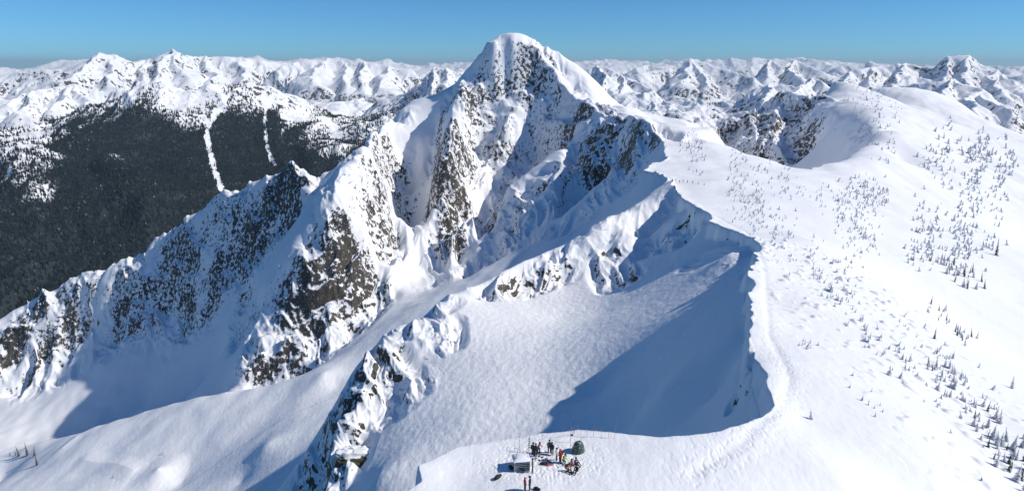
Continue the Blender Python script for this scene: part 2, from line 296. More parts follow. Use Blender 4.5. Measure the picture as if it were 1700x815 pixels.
def hit(px, py): return hit_on(Z, px, py)
def ground_z(x, y):
    r = math.hypot(x, y); a = math.atan2(x, y)
    i = (a - AZ0) / (AZ1 - AZ0) * (NA - 1); k = (math.log(r) - LR0) / (LR1 - LR0) * (NR - 1)
    i0 = int(min(max(i, 0), NA - 2)); k0 = int(min(max(k, 0), NR - 2)); fi = i - i0; fk = k - k0
    return float((Z[k0, i0] * (1 - fi) + Z[k0, i0 + 1] * fi) * (1 - fk) + (Z[k0 + 1, i0] * (1 - fi) + Z[k0 + 1, i0 + 1] * fi) * fk)

# ------------------------------------------------------------------ mesh helpers
def grid_mesh(name, X, Y, Z, attrs, mat):
    nr, na = X.shape; me = bpy.data.meshes.new(name)
    co = np.stack([X, Y, Z], -1).astype(np.float32).reshape(-1)
    me.vertices.add(nr * na); me.vertices.foreach_set('co', co)
    i = np.arange(nr * na, dtype=np.int32).reshape(nr, na)
    q = np.stack([i[:-1, :-1], i[:-1, 1:], i[1:, 1:], i[1:, :-1]], -1).reshape(-1)
    n = (nr - 1) * (na - 1)
    me.loops.add(n * 4); me.loops.foreach_set('vertex_index', q)
    me.polygons.add(n); me.polygons.foreach_set('loop_start', np.arange(0, 4 * n, 4, dtype=np.int32))
    me.polygons.foreach_set('use_smooth', np.ones(n, bool))
    for k, v in attrs.items():
        a = me.attributes.new(k, 'FLOAT', 'POINT'); a.data.foreach_set('value', v.astype(np.float32).reshape(-1))
    me.update(calc_edges=True); me.materials.append(mat)
    o = bpy.data.objects.new(name, me); C.objects.link(o); return o

# ------------------------------------------------------------------ node helpers
class NT:
    def __init__(s, name):
        s.m = bpy.data.materials.new(name); s.m.use_nodes = True; s.t = s.m.node_tree; s.b = s.t.nodes['Principled BSDF']; s.out = s.t.nodes['Material Output']
    def n(s, ty, **kw):
        o = s.t.nodes.new(ty)
        for k, v in kw.items(): setattr(o, k, v)
        return o
    def put(s, sock, v):
        if isinstance(v, bpy.types.NodeSocket): s.t.links.new(v, sock)
        elif v is not None: sock.default_value = v
    def math(s, op, a, b=None, c=None, clamp=False):
        o = s.n('ShaderNodeMath', operation=op, use_clamp=clamp)
        for i, v in enumerate((a, b, c)):
            if v is not None: s.put(o.inputs[i], v)
        return o.outputs[0]
    def noise(s, scale, det=3, rough=.5, vec=None, lac=2.0):
        o = s.n('ShaderNodeTexNoise'); o.inputs['Scale'].default_value = scale; o.inputs['Detail'].default_value = det; o.inputs['Roughness'].default_value = rough
        s.put(o.inputs['Vector'], vec if vec is not None else s.pos()); return o.outputs['Fac']
    def pos(s):
        if not hasattr(s, '_p'): s._p = s.n('ShaderNodeNewGeometry')
        return s._p.outputs['Position']
    def nz(s):
        s.pos(); x = s.n('ShaderNodeSeparateXYZ'); s.put(x.inputs[0], s._p.outputs['Normal']); return x.outputs[2]
    def mapr(s, v, a, b, c=0.0, d=1.0):
        o = s.n('ShaderNodeMapRange'); o.interpolation_type = 'SMOOTHSTEP'
        for i, q in enumerate((v, a, b, c, d)): s.put(o.inputs[i], q)
        return o.outputs[0]
    def mix(s, f, a, b):
        o = s.n('ShaderNodeMix', data_type='RGBA'); s.put(o.inputs[0], f); s.put(o.inputs[6], a); s.put(o.inputs[7], b); return o.outputs[2]
    def attr(s, name): return s.n('ShaderNodeAttribute', attribute_name=name).outputs['Fac']
    def scalev(s, x, y, z, rot=0):
        o = s.n('ShaderNodeMapping'); s.put(o.inputs[0], s.pos()); o.inputs['Scale'].default_value = (x, y, z); o.inputs['Rotation'].default_value = (0, 0, rot); return o.outputs[0]
    def bump(s, h, strength, dist):
        o = s.n('ShaderNodeBump'); o.inputs['Strength'].default_value = strength; o.inputs['Distance'].default_value = dist; s.put(o.inputs['Height'], h); return o.outputs[0]
def simple(name, col, rough=.6, metal=0.0, var=.15, scale=8.0):
    t = NT(name); n = t.noise(scale, 3); c = tuple(col) + (1,)
    t.put(t.b.inputs['Base Color'], t.mix(n, tuple(v * (1 - var) for v in col) + (1,), tuple(min(1, v * (1 + var)) for v in col) + (1,)))
    t.b.inputs['Roughness'].default_value = rough; t.b.inputs['Metallic'].default_value = metal; return t.m

SNOW = (.87, .88, .90, 1)
def terrain_mat(name, s, lo, hi, forest=False, near=False):
    t = NT(name); nz = t.nz(); rk = t.attr('rock')
    n1 = t.noise(.05 / s, 4, .6, t.scalev(1, 1, .45)); n2 = t.noise(.22 / s, 3, .6, t.scalev(1, 1, .8)); n3 = t.noise(.75 / s, 3, .6)
    N = t.math('ADD', t.math('MULTIPLY', t.math('SUBTRACT', n1, .5), .6), t.math('MULTIPLY', t.math('SUBTRACT', n2, .5), 1.35))
    N = t.math('ADD', N, t.math('MULTIPLY', t.math('SUBTRACT', n3, .5), .7))
    c = t.math('ADD', t.math('ADD', t.math('MULTIPLY', rk, .47), t.math('MINIMUM', t.math('MULTIPLY', t.math('SUBTRACT', lo, nz), hi), .13)), N)
    rock = t.math('MULTIPLY', t.mapr(c, .56, .64), t.mapr(rk, .02, .2))
    tone = t.noise(.012 / s, 3); fine = t.noise(.5 / s, 4, .65)
    rc = t.mix(tone, (.06, .056, .052, 1), (.16, .138, .108, 1)); rc = t.mix(t.mapr(fine, .3, .7), (.022, .021, .021, 1), rc)
    col = t.mix(rock, SNOW, rc)
    if forest:
        fo = t.attr('forest'); fn = t.noise(.06, 5, .75); f = t.mapr(t.math('ADD', fo, t.math('MULTIPLY', t.math('SUBTRACT', fn, .5), 1.2)), .55, .85)
        fc = t.mix(t.noise(.004, 3), (.008, .016, .022, 1), (.022, .03, .032, 1)); col = t.mix(f, col, fc)
    t.put(t.b.inputs['Base Color'], col); t.b.inputs['Roughness'].default_value = .72; t.b.inputs['Specular IOR Level'].default_value = .25
    if near:
        w = t.noise(.22, 7, .62, t.scalev(1, .6, 1, R(25))); tr = t.math('ADD', t.noise(.55, 7, .72, t.scalev(1, .5, 1, R(-30))), t.math('MULTIPLY', t.noise(.06, 4, .6), 1.2))
        hgt = t.math('ADD', t.math('MULTIPLY', w, .6), t.math('MULTIPLY', t.math('MULTIPLY', tr, t.attr('track')), 1.0))
        hgt = t.math('ADD', hgt, t.math('MULTIPLY', t.math('MULTIPLY', fine, rock), 1.5))
        t.put(t.b.inputs['Normal'], t.bump(hgt, .7, .45))
    else:
        t.put(t.b.inputs['Normal'], t.bump(t.noise(.1 / s, 5, .65), .5, 4.0 * s))
    return t.m
M_near = terrain_mat('snow_and_rock', 1.0, .60, 1.7, near=True)
M_mid = terrain_mat('far_snow_rock_forest', 5.0, .66, 1.6, forest=True)
M_far = terrain_mat('distant_snow_rock', 9.0, .66, 1.6)
def tagk(o, kind): o['kind'] = kind; return o
track = np.where(side, .35, .9) * (RR < 520)
tagk(grid_mesh('mountain_terrain', X, Y, Z, {'rock': rough, 'track': track}, M_near), 'structure')

# ------------------------------------------------------------------ the ranges beyond, as slope (z / r) over bearing and log distance
def S(px, py, r): a, s = bearing(px, py); return (a, math.log(r), s)
def Sh(px, r, z): a, _ = bearing(px, 200); return (a, math.log(r), z / r)
def dens3(pl, n):
    out = []
    for a, b in zip(pl[:-1], pl[1:]):
        for k in range(n): out.append(tuple(np.array(a) + (np.array(b) - np.array(a)) * k / n))
    return out + [pl[-1]]
def far_grid(groups, single, r0, r1, nr, na, eps=.004):
    p = []
    for g in groups: p += dens3(g, 3)
    p = np.array(p + single); w = rbf_fit(p[:, :2], p[:, 2], eps=eps)
    ac = np.linspace(AZ0 - .02, AZ1 + .02, 300); lc = np.linspace(math.log(r0) - .03, math.log(r1) + .03, 220)
    A, L = np.meshgrid(ac, lc); g = rbf_eval(w, p[:, :2], A, L, eps)
    a = np.linspace(AZ0, AZ1, na); l = np.linspace(math.log(r0), math.log(r1), nr)
    Sg = (interp_mat(l, lc) @ g.astype(np.float32)) @ interp_mat(a, ac).T
    r = np.exp(l)[:, None]; return r, (r * np.sin(a)).astype(np.float32), (r * np.cos(a)).astype(np.float32), Sg * r
# forested range and the valley between
F_CREST = [S(-100,215,4300),S(0,228,4300),S(60,205,4500),S(120,170,4800),S(170,158,5000),S(220,150,5100),S(280,150,5200),S(335,141,5300),S(400,140,5400),S(450,142,5400),S(500,160,5500),S(560,172,5500),S(620,160,5700),S(665,166,5600),S(690,180,5400),S(740,190,5300)]
F_BASE = [S(-100,520,2900),S(0,470,2950),S(120,440,3000),S(240,400,3100),S(350,330,3400),S(480,280,3700),S(580,270,3800),S(660,250,4000)]
N_RANGE = [S(-100,170,6800),S(0,160,7000),S(60,150,7000),S(115,140,7200),S(122,152,6500),S(160,148,7600)]
midpts = [Sh(0,2200,-1150),Sh(300,2300,-1150),Sh(600,2600,-1150),Sh(-100,2200,-1150),Sh(800,2800,-900),Sh(850,4000,-600),
          Sh(900,5000,-500),Sh(1000,3000,-700),Sh(1100,3000,-700),Sh(1300,2600,-600),Sh(1500,2500,-350),
          Sh(100,6200,-500),Sh(300,6200,-350),Sh(500,6400,-350),Sh(0,5500,-600),Sh(700,7000,-500)]
R_HILLS = [[S(1000,150,4300),S(970,118,4600),S(1010,108,4800),S(1050,125,4600),S(1090,150,4200),S(1110,165,4000)],
           [S(1240,150,4200),S(1275,140,4000),S(1300,145,3800),S(1340,128,4000),S(1375,132,4300)],
           [S(1385,125,5200),S(1430,112,5400),S(1500,104,5600),S(1560,110,5600),S(1585,92,5300),S(1615,92,5300),S(1640,115,5100),S(1700,150,4600),S(1760,165,4400)],
           [S(1530,140,3300),S(1580,132,3400),S(1610,145,3300),S(1650,165,3200),S(1680,180,3100)],
           [S(1640,200,2500),S(1700,178,2600),S(1760,170,2600)]]
mids = midpts + [S(1560,135,4600),S(1640,142,4500),S(1600,150,4300),S(1240,165,3600),S(1350,160,3500),S(1580,180,2700),S(1650,190,2900),S(1690,160,3600),S(1460,150,3600),S(1500,140,4200),S(1330,150,3200),S(1180,165,3400),S(1040,180,3200),S(1580,165,3000),S(1650,150,4000),S(720,170,5000),Sh(1200,5000,-500),Sh(1450,6500,-500),Sh(1700,6500,-500),Sh(1000,6200,-400),Sh(1300,5200,-500)]
r, Xm, Ym, Zm = far_grid([F_CREST, F_BASE, N_RANGE] + R_HILLS, mids, 2150, 7600, 800, 1340)
bx = fbm(Xm / 1400, Ym / 1400, 3) * 300; by = fbm(Xm / 1400 + 30, Ym / 1400, 3) * 300
isf = sstep(-.02, .05, -(np.arctan2(Xm, Ym)))        # left of the view: forested ribs
rel = (ridged((Xm + bx) / 900, (Ym + by) / 1500, 8, .51) - 1.1) * 100
rel += (ridged((Xm + bx) / 260 + 3, (Ym + by) / 700, 4, .55) - 1) * 22
Zmid = Zm + rel * sstep(2200, 3000, r)
Zmid = peaks(Xm, Ym, Zmid, [
    [(1385,130,5000),(1410,118,5100),(1450,111,5250),(1500,105,5350),(1545,111,5300),(1566,112,5250),(1578,94,5250),(1612,92,5300),(1645,116,5250),(1700,150,5000),(1760,165,4900)],
    [(1500,105,5350),(1490,135,4900)], [(1450,111,5250),(1440,140,4800)], [(1578,94,5250),(1570,130,4900)], [(1612,92,5300),(1600,135,4800)], [(1645,116,5250),(1650,150,4700)], [(1410,118,5100),(1395,145,4700)],
    [(1520,142,3900),(1580,131,3900),(1625,150,3700),(1685,185,3400)], [(1580,131,3900),(1570,160,3500)], [(1625,150,3700),(1610,180,3300)],
    [(1245,148,4100),(1278,137,4100),(1310,144,4000),(1338,128,4100),(1378,140,4000)], [(1278,137,4100),(1270,165,3700)], [(1338,128,4100),(1325,160,3600)],
    [(965,128,5000),(1000,108,5100),(1040,124,5000),(1085,150,4700),(1115,172,4500)], [(1000,108,5100),(995,140,4700)], [(1040,124,5000),(1030,160,4500)], [(1085,150,4700),(1075,175,4300)],
    [(672,168,5600),(700,140,5700),(722,116,5700),(745,112,5700),(775,130,5600),(800,150,5500)], [(722,116,5700),(718,150,5300)], [(745,112,5700),(750,150,5200)], [(640,160,6200),(700,150,5700)],
    [(0,172,6600),(60,150,6800),(118,139,6900),(170,152,6800),(215,150,6700)], [(60,150,6800),(30,190,6100)], [(118,139,6900),(90,180,6200)], [(118,139,6900),(150,175,6300)]], .92, 400, 60, 150, 60)
# forest cover: below the tree line on the left range, with avalanche chutes kept open
def mhit(Zg, rr, px, py):
    a, s = bearing(px, py); i = int(np.clip(round((a - AZ0) / (AZ1 - AZ0) * (Zg.shape[1] - 1)), 0, Zg.shape[1] - 1))
    col = Zg[:, i] / rr[:, 0]; k = int(np.argmax(col >= s)) if (col >= s).any() else len(col) - 1; d = float(rr[k, 0]); return (d * math.sin(a), d * math.cos(a), float(Zg[k, i]), d)
forest = np.zeros_like(Zmid)
FPOLY = [(-120,300),(0,245),(60,225),(120,190),(160,175),(250,172),(300,185),(330,180),(400,172),(440,175),(480,200),(560,235),(640,205),(700,200),(700,330),(600,420),(-120,620)]
# tree line height along the slope
fl = [mhit(Zmid, r, *p) for p in [(-110,222),(0,218),(60,205)] + FPOLY[3:14]]
treeline = np.interp(np.arctan2(Xm, Ym), [math.atan2(p[0], p[1]) for p in fl], [p[2] for p in fl])
forest = sstep(110, -120, Zmid - treeline + 80 * fbm(Xm / 500, Ym / 500, 4) + 120 * (ridged(Xm / 210, Ym / 1600, 3) - .9)) * isf * (r < 5600)
def carve(pxs, rad, g):
    q = [mhit(Zmid, r, *p)[:2] for p in pxs]; d = seg_dist(Xm, Ym, q) + 9 * fbm(Xm / 60, Ym / 60, 4); return g * sstep(rad * .7, rad * 1.5, d)
forest = carve([(345,205),(344,225),(347,250),(353,275),(366,312)], 11, forest)
forest = carve([(368,165),(360,190),(346,213),(345,230)], 9, forest); forest = carve([(334,165),(337,185),(342,208)], 8, forest)
forest = carve([(357,160),(357,180),(352,200)], 8, forest); forest = carve([(374,160),(370,180)], 20, forest)
forest = carve([(447,150),(441,180)], 34, forest); forest = carve([(441,180),(440,215),(444,245),(450,262),(458,275)], 8, forest)
forest = carve([(470,170),(478,200)], 40, forest); forest = carve([(500,170),(492,205)], 30, forest); forest = carve([(540,195),(560,225)], 35, forest)
forest = np.where(carve([(186,256),(202,268)], 26, np.ones_like(forest)) < .6, forest * .8, forest)

def cone_field(name, pos, hgt, rad, mat, sides=4, tiers=1):
    n = len(pos); a0 = RNG.uniform(0, 6.28, n)
    vs = []; V = np.zeros((n, sides + 1, 3), np.float32)
    V[:, 0] = pos; V[:, 0, 2] += hgt
    for k in range(sides):
        V[:, k + 1, 0] = pos[:, 0] + rad * np.cos(a0 + k * 2 * np.pi / sides); V[:, k + 1, 1] = pos[:, 1] + rad * np.sin(a0 + k * 2 * np.pi / sides); V[:, k + 1, 2] = pos[:, 2] - hgt * .05
    b = np.arange(n, dtype=np.int32)[:, None] * (sides + 1)
    F = np.stack([np.stack([b[:, 0], b[:, 0] + 1 + k, b[:, 0] + 1 + (k + 1) % sides], 1) for k in range(sides)], 1).reshape(-1)
    me = bpy.data.meshes.new(name); me.vertices.add(n * (sides + 1)); me.vertices.foreach_set('co', V.reshape(-1))
    nf = n * sides; me.loops.add(nf * 3); me.loops.foreach_set('vertex_index', F); me.polygons.add(nf); me.polygons.foreach_set('loop_start', np.arange(0, 3 * nf, 3, dtype=np.int32))
    me.update(calc_edges=True); me.materials.append(mat); o = bpy.data.objects.new(name, me); C.objects.link(o); return o
tn = NT('forest_needles'); tn.put(tn.b.inputs['Base Color'], tn.mix(tn.mapr(tn.noise(.035, 4, .8), .60, .74), tn.mix(tn.noise(.02, 2), (.006, .013, .018, 1), (.018, .027, .026, 1)), (.42, .44, .46, 1))); tn.b.inputs['Roughness'].default_value = .9; tn.b.inputs['Specular IOR Level'].default_value = .1
pr = (forest * (r ** 2) * (np.arctan2(Xm, Ym) < .03)).reshape(-1).astype(np.float64); NFOR = 120000
cs = np.cumsum(pr); idx = np.searchsorted(cs, RNG.uniform(0, cs[-1], NFOR)); idx = np.clip(idx, 0, pr.size - 1)
pos = np.stack([Xm.reshape(-1)[idx] + RNG.uniform(-4, 4, NFOR), Ym.reshape(-1)[idx] + RNG.uniform(-4, 4, NFOR), Zmid.reshape(-1)[idx] - 1.5], 1)
hg = RNG.uniform(11, 24, NFOR); tagk(cone_field('forest', pos, hg, hg * RNG.uniform(.16, .24, NFOR), tn.m), 'stuff')
tagk(grid_mesh('hills', Xm, Ym, Zmid, {'rock': np.ones_like(Zmid) * .9, 'forest': forest}, M_mid), 'structure')

G1 = [S(-100,112,10500),S(0,112,10500),S(50,117,10800),S(90,112,10400),S(120,112,9600),S(133,92,9400),S(150,86,9400),S(180,92,9400),S(215,104,9600),S(240,97,9900),S(262,96,9900),S(285,82,9700),S(310,92,9700),S(340,92,9900),S(372,92,9700),S(400,96,9900),S(425,98,9900),S(450,104,10000),
      S(490,102,10500),S(528,97,10500),S(560,104,10000),S(600,106,9800),S(650,108,9600),S(690,112,9400),S(735,112,9000),S(760,106,9000),S(790,108,9500),
      S(860,118,10000),S(960,116,10500),S(1000,108,11000),S(1060,110,11500),S(1110,112,10500),S(1145,98,9800),S(1165,103,9800),S(1200,108,10200),S(1235,110,10500),S(1270,101,10500),S(1295,112,10500),S(1320,100,10800),S(1350,108,10800),S(1400,114,11000),S(1500,112,12000),S(1600,112,12000),S(1700,118,12000),S(1760,116,12000)]
G2 = [S(-100,110,26000)] + [S(px, 109 + 2.5 * math.sin(px * .021) + 2 * math.sin(px * .07 + 1), 26000 + 2500 * math.sin(px * .013)) for px in range(0, 1800, 40)]
fs = [Sh(px, 7200, -800) for px in range(-100, 1800, 150)] + [Sh(px, 17000, -900) for px in range(-100, 1800, 150)] + [Sh(px, 60000, -2500) for px in range(-100, 1800, 200)] + \
     [S(60,150,8600),S(200,125,8800),S(330,125,8900),S(480,130,8800),S(620,130,8500),S(1180,135,8700),S(1050,135,9000)]
r, Xf, Yf, Zf = far_grid([G1, G2], fs, 7000, 60000, 900, 1340)
bx = fbm(Xf / 3000, Yf / 3000, 3) * 700; by = fbm(Xf / 3000 + 30, Yf / 3000, 3) * 700
sc_ = np.clip(r / 11000, .8, 3.0)
wf = sstep(13500, 17000, r)
relf = (ridged((Xf + bx) / 2300, (Yf + by) / 2600, 8, .52) - 1.4) * 240 + (ridged((Xf + bx) / 600, (Yf + by) / 1300, 5, .5) - 1) * 70
relg = (ridged(Xf / 7000 + 5, Yf / 9000, 8, .53) - 1.35) * 520
Zf = Zf + relf * (1 - wf) + relg * wf
Zf = peaks(Xf, Yf, Zf, [
    [(40,118,10000),(100,113,9800),(128,96,9600),(147,87,9500),(178,91,9600),(212,104,9800),(240,98,9900),(262,97,9800),(285,81,9800),(308,92,9900),(345,92,10000),(372,95,10000),(400,96,10000),(430,101,10000),(470,104,10200)],
    [(147,87,9500),(125,125,8800)], [(178,91,9600),(185,130,8700)], [(285,81,9800),(270,125,8900)], [(285,81,9800),(320,130,8900)], [(345,92,10000),(350,130,9000)], [(400,96,10000),(395,130,9000)], [(240,98,9900),(235,128,9000)],
    [(470,108,9300),(500,101,9400),(528,97,9400),(560,104,9300),(605,103,9200),(650,109,9100),(690,116,9000)], [(528,97,9400),(520,135,8500)], [(560,104,9300),(575,140,8400)], [(605,103,9200),(600,140,8300)], [(650,109,9100),(640,145,8200)],
    [(1060,122,9000),(1105,113,9300),(1145,97,9500),(1172,103,9500),(1210,118,9300),(1250,128,9000)], [(1145,97,9500),(1130,135,8500)], [(1145,97,9500),(1175,140,8500)],
    [(1215,116,10000),(1250,104,10200),(1270,99,10300),(1298,110,10000),(1322,99,10300),(1350,108,10200),(1385,120,10000)], [(1270,99,10300),(1262,130,9300)], [(1322,99,10300),(1318,130,9300)],
    [(1060,112,14000),(1080,106,14200),(1100,112,14000)], [(1400,110,14000),(1440,102,14200),(1470,108,14000)]], .80, 900, 130, 330, 120)
tagk(grid_mesh('far_mountains', Xf, Yf, Zf, {'rock': np.ones_like(Zf)}, M_far), 'structure')

# haze
def haze_box():
    zt_ = max(float(Zf.max()), 20) + 60; zb = min(float(Zf.min()), float(Zmid.min()), float(Z.min())) - 1
    bm = bmesh.new(); bmesh.ops.create_cube(bm, size=1)
    for v in bm.verts: v.co = Vector((v.co.x * 124000, v.co.y * 124000, zb if v.co.z < 0 else zt_))
    me = bpy.data.meshes.new('haze'); bm.to_mesh(me); o = bpy.data.objects.new('haze', me); C.objects.link(o)
    m = bpy.data.materials.new('haze'); m.use_nodes = True; t = m.node_tree; t.nodes.clear()
    out = t.nodes.new('ShaderNodeOutputMaterial'); v = t.nodes.new('ShaderNodeVolumePrincipled')
    v.inputs['Color'].default_value = (.68, .86, 1, 1); v.inputs['Density'].default_value = HAZE; v.inputs['Anisotropy'].default_value = .1
    t.links.new(v.outputs[0], out.inputs['Volume']); me.materials.append(m); o['kind'] = 'stuff'
HAZE = 2.3e-5
haze_box()

# ------------------------------------------------------------------ things
def link_mesh(name, verts, faces, mat, parent=None, mats=None, fm=None, smooth=False):
    me = bpy.data.meshes.new(name); me.from_pydata(verts, [], faces); me.materials.append(mat) if mats is None else [me.materials.append(q) for q in mats]
    if fm: me.polygons.foreach_set('material_index', fm)
    if smooth: me.polygons.foreach_set('use_smooth', [True] * len(me.polygons))
    me.update(); o = bpy.data.objects.new(name, me); C.objects.link(o)
    if parent: o.parent = parent
    return o
def thing(name, label, cat, loc=(0, 0, 0), rz=0, group=None, scale=1.0):
    o = bpy.data.objects.new(name, None); C.objects.link(o); o.location = loc; o.rotation_euler = (0, 0, rz); o.scale = (scale,) * 3; o.empty_display_size = .2
    o['label'] = label; o['category'] = cat
    if group: o['group'] = group
    return o
def dup(root, loc, rz, label, group=None, scale=1.0, tilt=(0, 0)):
    q = root.copy(); C.objects.link(q); q.location = loc; q.rotation_euler = (tilt[0], tilt[1], rz); q.scale = (scale,) * 3 if not isinstance(scale, tuple) else scale; q['label'] = label
    if group: q['group'] = group
    for ch in list(root.children):
        c = ch.copy(); C.objects.link(c); c.parent = q
        for g in ch.children:
            d = g.copy(); C.objects.link(d); d.parent = c
    return q
class MB:
    def __init__(s): s.v = []; s.f = []
    def add(s, v, f): b = len(s.v); s.v += [tuple(p) for p in v]; s.f += [tuple(i + b for i in q) for q in f]; return s
    def box(s, c, d, M=None):
        v = [Vector((x * d[0] / 2, y * d[1] / 2, z * d[2] / 2)) for x in (-1, 1) for y in (-1, 1) for z in (-1, 1)]
        if M is not None: v = [M @ p for p in v]
        return s.add([p + Vector(c) for p in v], [(0, 1, 3, 2), (4, 6, 7, 5), (0, 4, 5, 1), (2, 3, 7, 6), (0, 2, 6, 4), (1, 5, 7, 3)])
    def tube(s, pts, rad, n=6):
        rs = rad if isinstance(rad, (list, tuple)) else [rad] * len(pts); v = []
        for i, p in enumerate(pts):
            p = Vector(p); a = Vector(pts[max(0, i - 1)]); b = Vector(pts[min(len(pts) - 1, i + 1)]); d = (b - a).normalized()
            u = d.orthogonal().normalized(); w = d.cross(u)
            v += [p + (u * math.cos(2 * math.pi * k / n) + w * math.sin(2 * math.pi * k / n)) * rs[i] for k in range(n)]
        f = [(i * n + k, i * n + (k + 1) % n, (i + 1) * n + (k + 1) % n, (i + 1) * n + k) for i in range(len(pts) - 1) for k in range(n)]
        f += [tuple(range(n))[::-1], tuple(range((len(pts) - 1) * n, len(pts) * n))]
        return s.add(v, f)
    def lathe(s, prof, n=10, c=(0, 0, 0)):
        v = []
        for rr_, z in prof: v += [(c[0] + rr_ * math.cos(2 * math.pi * k / n), c[1] + rr_ * math.sin(2 * math.pi * k / n), c[2] + z) for k in range(n)]
        f = [(i * n + k, i * n + (k + 1) % n, (i + 1) * n + (k + 1) % n, (i + 1) * n + k) for i in range(len(prof) - 1) for k in range(n)]
        return s.add(v, f)
    def build(s, name, mat, parent=None, smooth=False): return link_mesh(name, s.v, s.f, mat, parent, smooth=smooth)

# conifers: trunk + crown of drooping boughs, some laden with snow
def crown_mat(name, lo, hi):
    t = NT(name); n = t.noise(2.2, 4, .7); k = t.math('ADD', t.math('MULTIPLY', t.math('ABSOLUTE', t.nz()), .35), n)
    t.put(t.b.inputs['Base Color'], t.mix(t.mapr(k, lo, hi), t.mix(t.noise(.9, 2), (.016, .03, .017, 1), (.045, .06, .03, 1)), (.80, .82, .85, 1)))
    t.b.inputs['Roughness'].default_value = .85; t.b.inputs['Specular IOR Level'].default_value = .15; return t.m
M_crown_dark = crown_mat('needles', .76, .95); M_crown_dust = crown_mat('needles_dusted', .52, .74); M_crown_snow = crown_mat('needles_laden', .44, .62)
M_bark = simple('bark', (.07, .05, .04), .9)
def crown_mb(h, w, tiers, seed, lean=0.0, ragged=.35, start=.08):
    rg = random.Random(seed); m = MB()
    for i in range(tiers):
        t = start + (1 - start) * (i / tiers) ** .92; z = h * t; L = w * (1 - t) ** .85 * (1 - ragged * rg.random() * .6) + .05 * w; nb = max(5, int(9 * (1 - t) + 4)); a0 = rg.random() * 6.28
        cx = lean * (t ** 1.6) * h
        for k in range(nb):
            if rg.random() < ragged * .35: continue
            a = a0 + 6.283 * k / nb + rg.uniform(-.25, .25); l = L * rg.uniform(.6, 1.12); dz = -l * rg.uniform(.3, .65); wd = l * rg.uniform(.22, .34)
            ca, sa = math.cos(a), math.sin(a); p0 = (cx, 0, z + h * .02); px, py = -sa * wd, ca * wd
            mid = (cx + ca * l * .55, sa * l * .55, z + dz * .35); tip = (cx + ca * l, sa * l, z + dz)
            m.add([p0, (mid[0] + px, mid[1] + py, mid[2] - .05 * l), (mid[0], mid[1], mid[2] + .1 * l), (mid[0] - px, mid[1] - py, mid[2] - .05 * l), tip], [(0, 1, 2), (0, 2, 3), (1, 4, 2), (2, 4, 3)])
    m.tube([(lean * h * .75, 0, h * .86), (lean * h, 0, h)], [h * .012, h * .003], 4)
    return m
PROTO = []
def make_tree(kind, seed, lean=0.0):
    root = thing('conifer', 'x', 'tree')
    m = MB(); m.tube([(0, 0, -.12), (lean * .18, 0, .45), (lean * .95, 0, .97)], [.028, .02, .004], 6); m.build('trunk', M_bark, root)
    if kind == 'spire': crown_mb(1, .15, 16, seed, lean, .35).build('crown', M_crown_dark, root)
    elif kind == 'broad': crown_mb(1, .24, 14, seed, lean, .4).build('crown', M_crown_dust, root)
    else: crown_mb(1, .30, 10, seed, lean, .6).build('crown', M_crown_snow, root)
    return root
PR = {'spire': [make_tree('spire', i) for i in (1, 2)] + [make_tree('spire', 3, .05)], 'broad': [make_tree('broad', i, .04 * (i % 3)) for i in (4, 5, 6)], 'snowy': [make_tree('snowy', i, .16 * (i - 7.5)) for i in (7, 8, 9)]}
used = set()
def plant(px, py, hpx, kind, label, group, name='conifer'):
    x, y, z, rr_ = hit(px, py); d = math.sqrt(x * x + y * y + z * z); h = hpx * d / F0 * .98
    pr_ = random.choice(PR[kind]); sc3 = (h * random.uniform(.85, 1.3), h * random.uniform(.85, 1.3), h)
    rz = random.uniform(0, 6.28); tl = (random.gauss(0, .05), random.gauss(0, .05))
    if id(pr_) not in used:
        used.add(id(pr_)); o = pr_; o.location = (x, y, z - .04 * h); o.scale = sc3; o.rotation_euler = (tl[0], tl[1], rz); o['label'] = label; o['group'] = group
    else: o = dup(pr_, (x, y, z - .04 * h), rz, label, group, sc3, tl)
    return o
random.seed(21)
for px, py, h, lb in [(17,756,7,'leftmost, smallest conifer of the little row on the lower left knoll'),(26,755,8,'tiny slim conifer second from left in the row on the lower left knoll'),(32,756,16,'slim dark conifer left of the tallest tree on the lower left knoll'),
                      (46,756,20,'tallest, widest conifer standing on the lower left knoll'),(57,758,16,'thin spire conifer just right of the tallest tree on the lower left knoll'),(62,772,19,'dark conifer standing lowest and rightmost on the lower left knoll')]:
    plant(px, py, h, 'spire', lb, 'conifers on the lower left knoll')
for px, py, h, k, lb in [(1654,424,26,'spire','tall dark lone conifer on open snow at the right edge'),(1680,645,20,'broad','bushy lone conifer low on the right edge slope'),(1622,562,13,'broad','dark bushy conifer alone right of the short diagonal tree line'),
                         (1347,696,17,'broad','dark bushy conifer standing alone below the others on the near white slope'),(724,525,11,'broad','dark conifer on the crest of the snow rib above the shaded gully'),(612,422,16,'spire','dark upright conifer on the bright triangular snow face of the buttress'),
                         (1600,640,14,'broad','ragged conifer at the upper fringe of the lower right tree band'),(164,540,15,'spire','slim dark conifer at the foot of the left cliffs, left of the small crag')]:
    plant(px, py, h, k, lb, 'lone conifers')
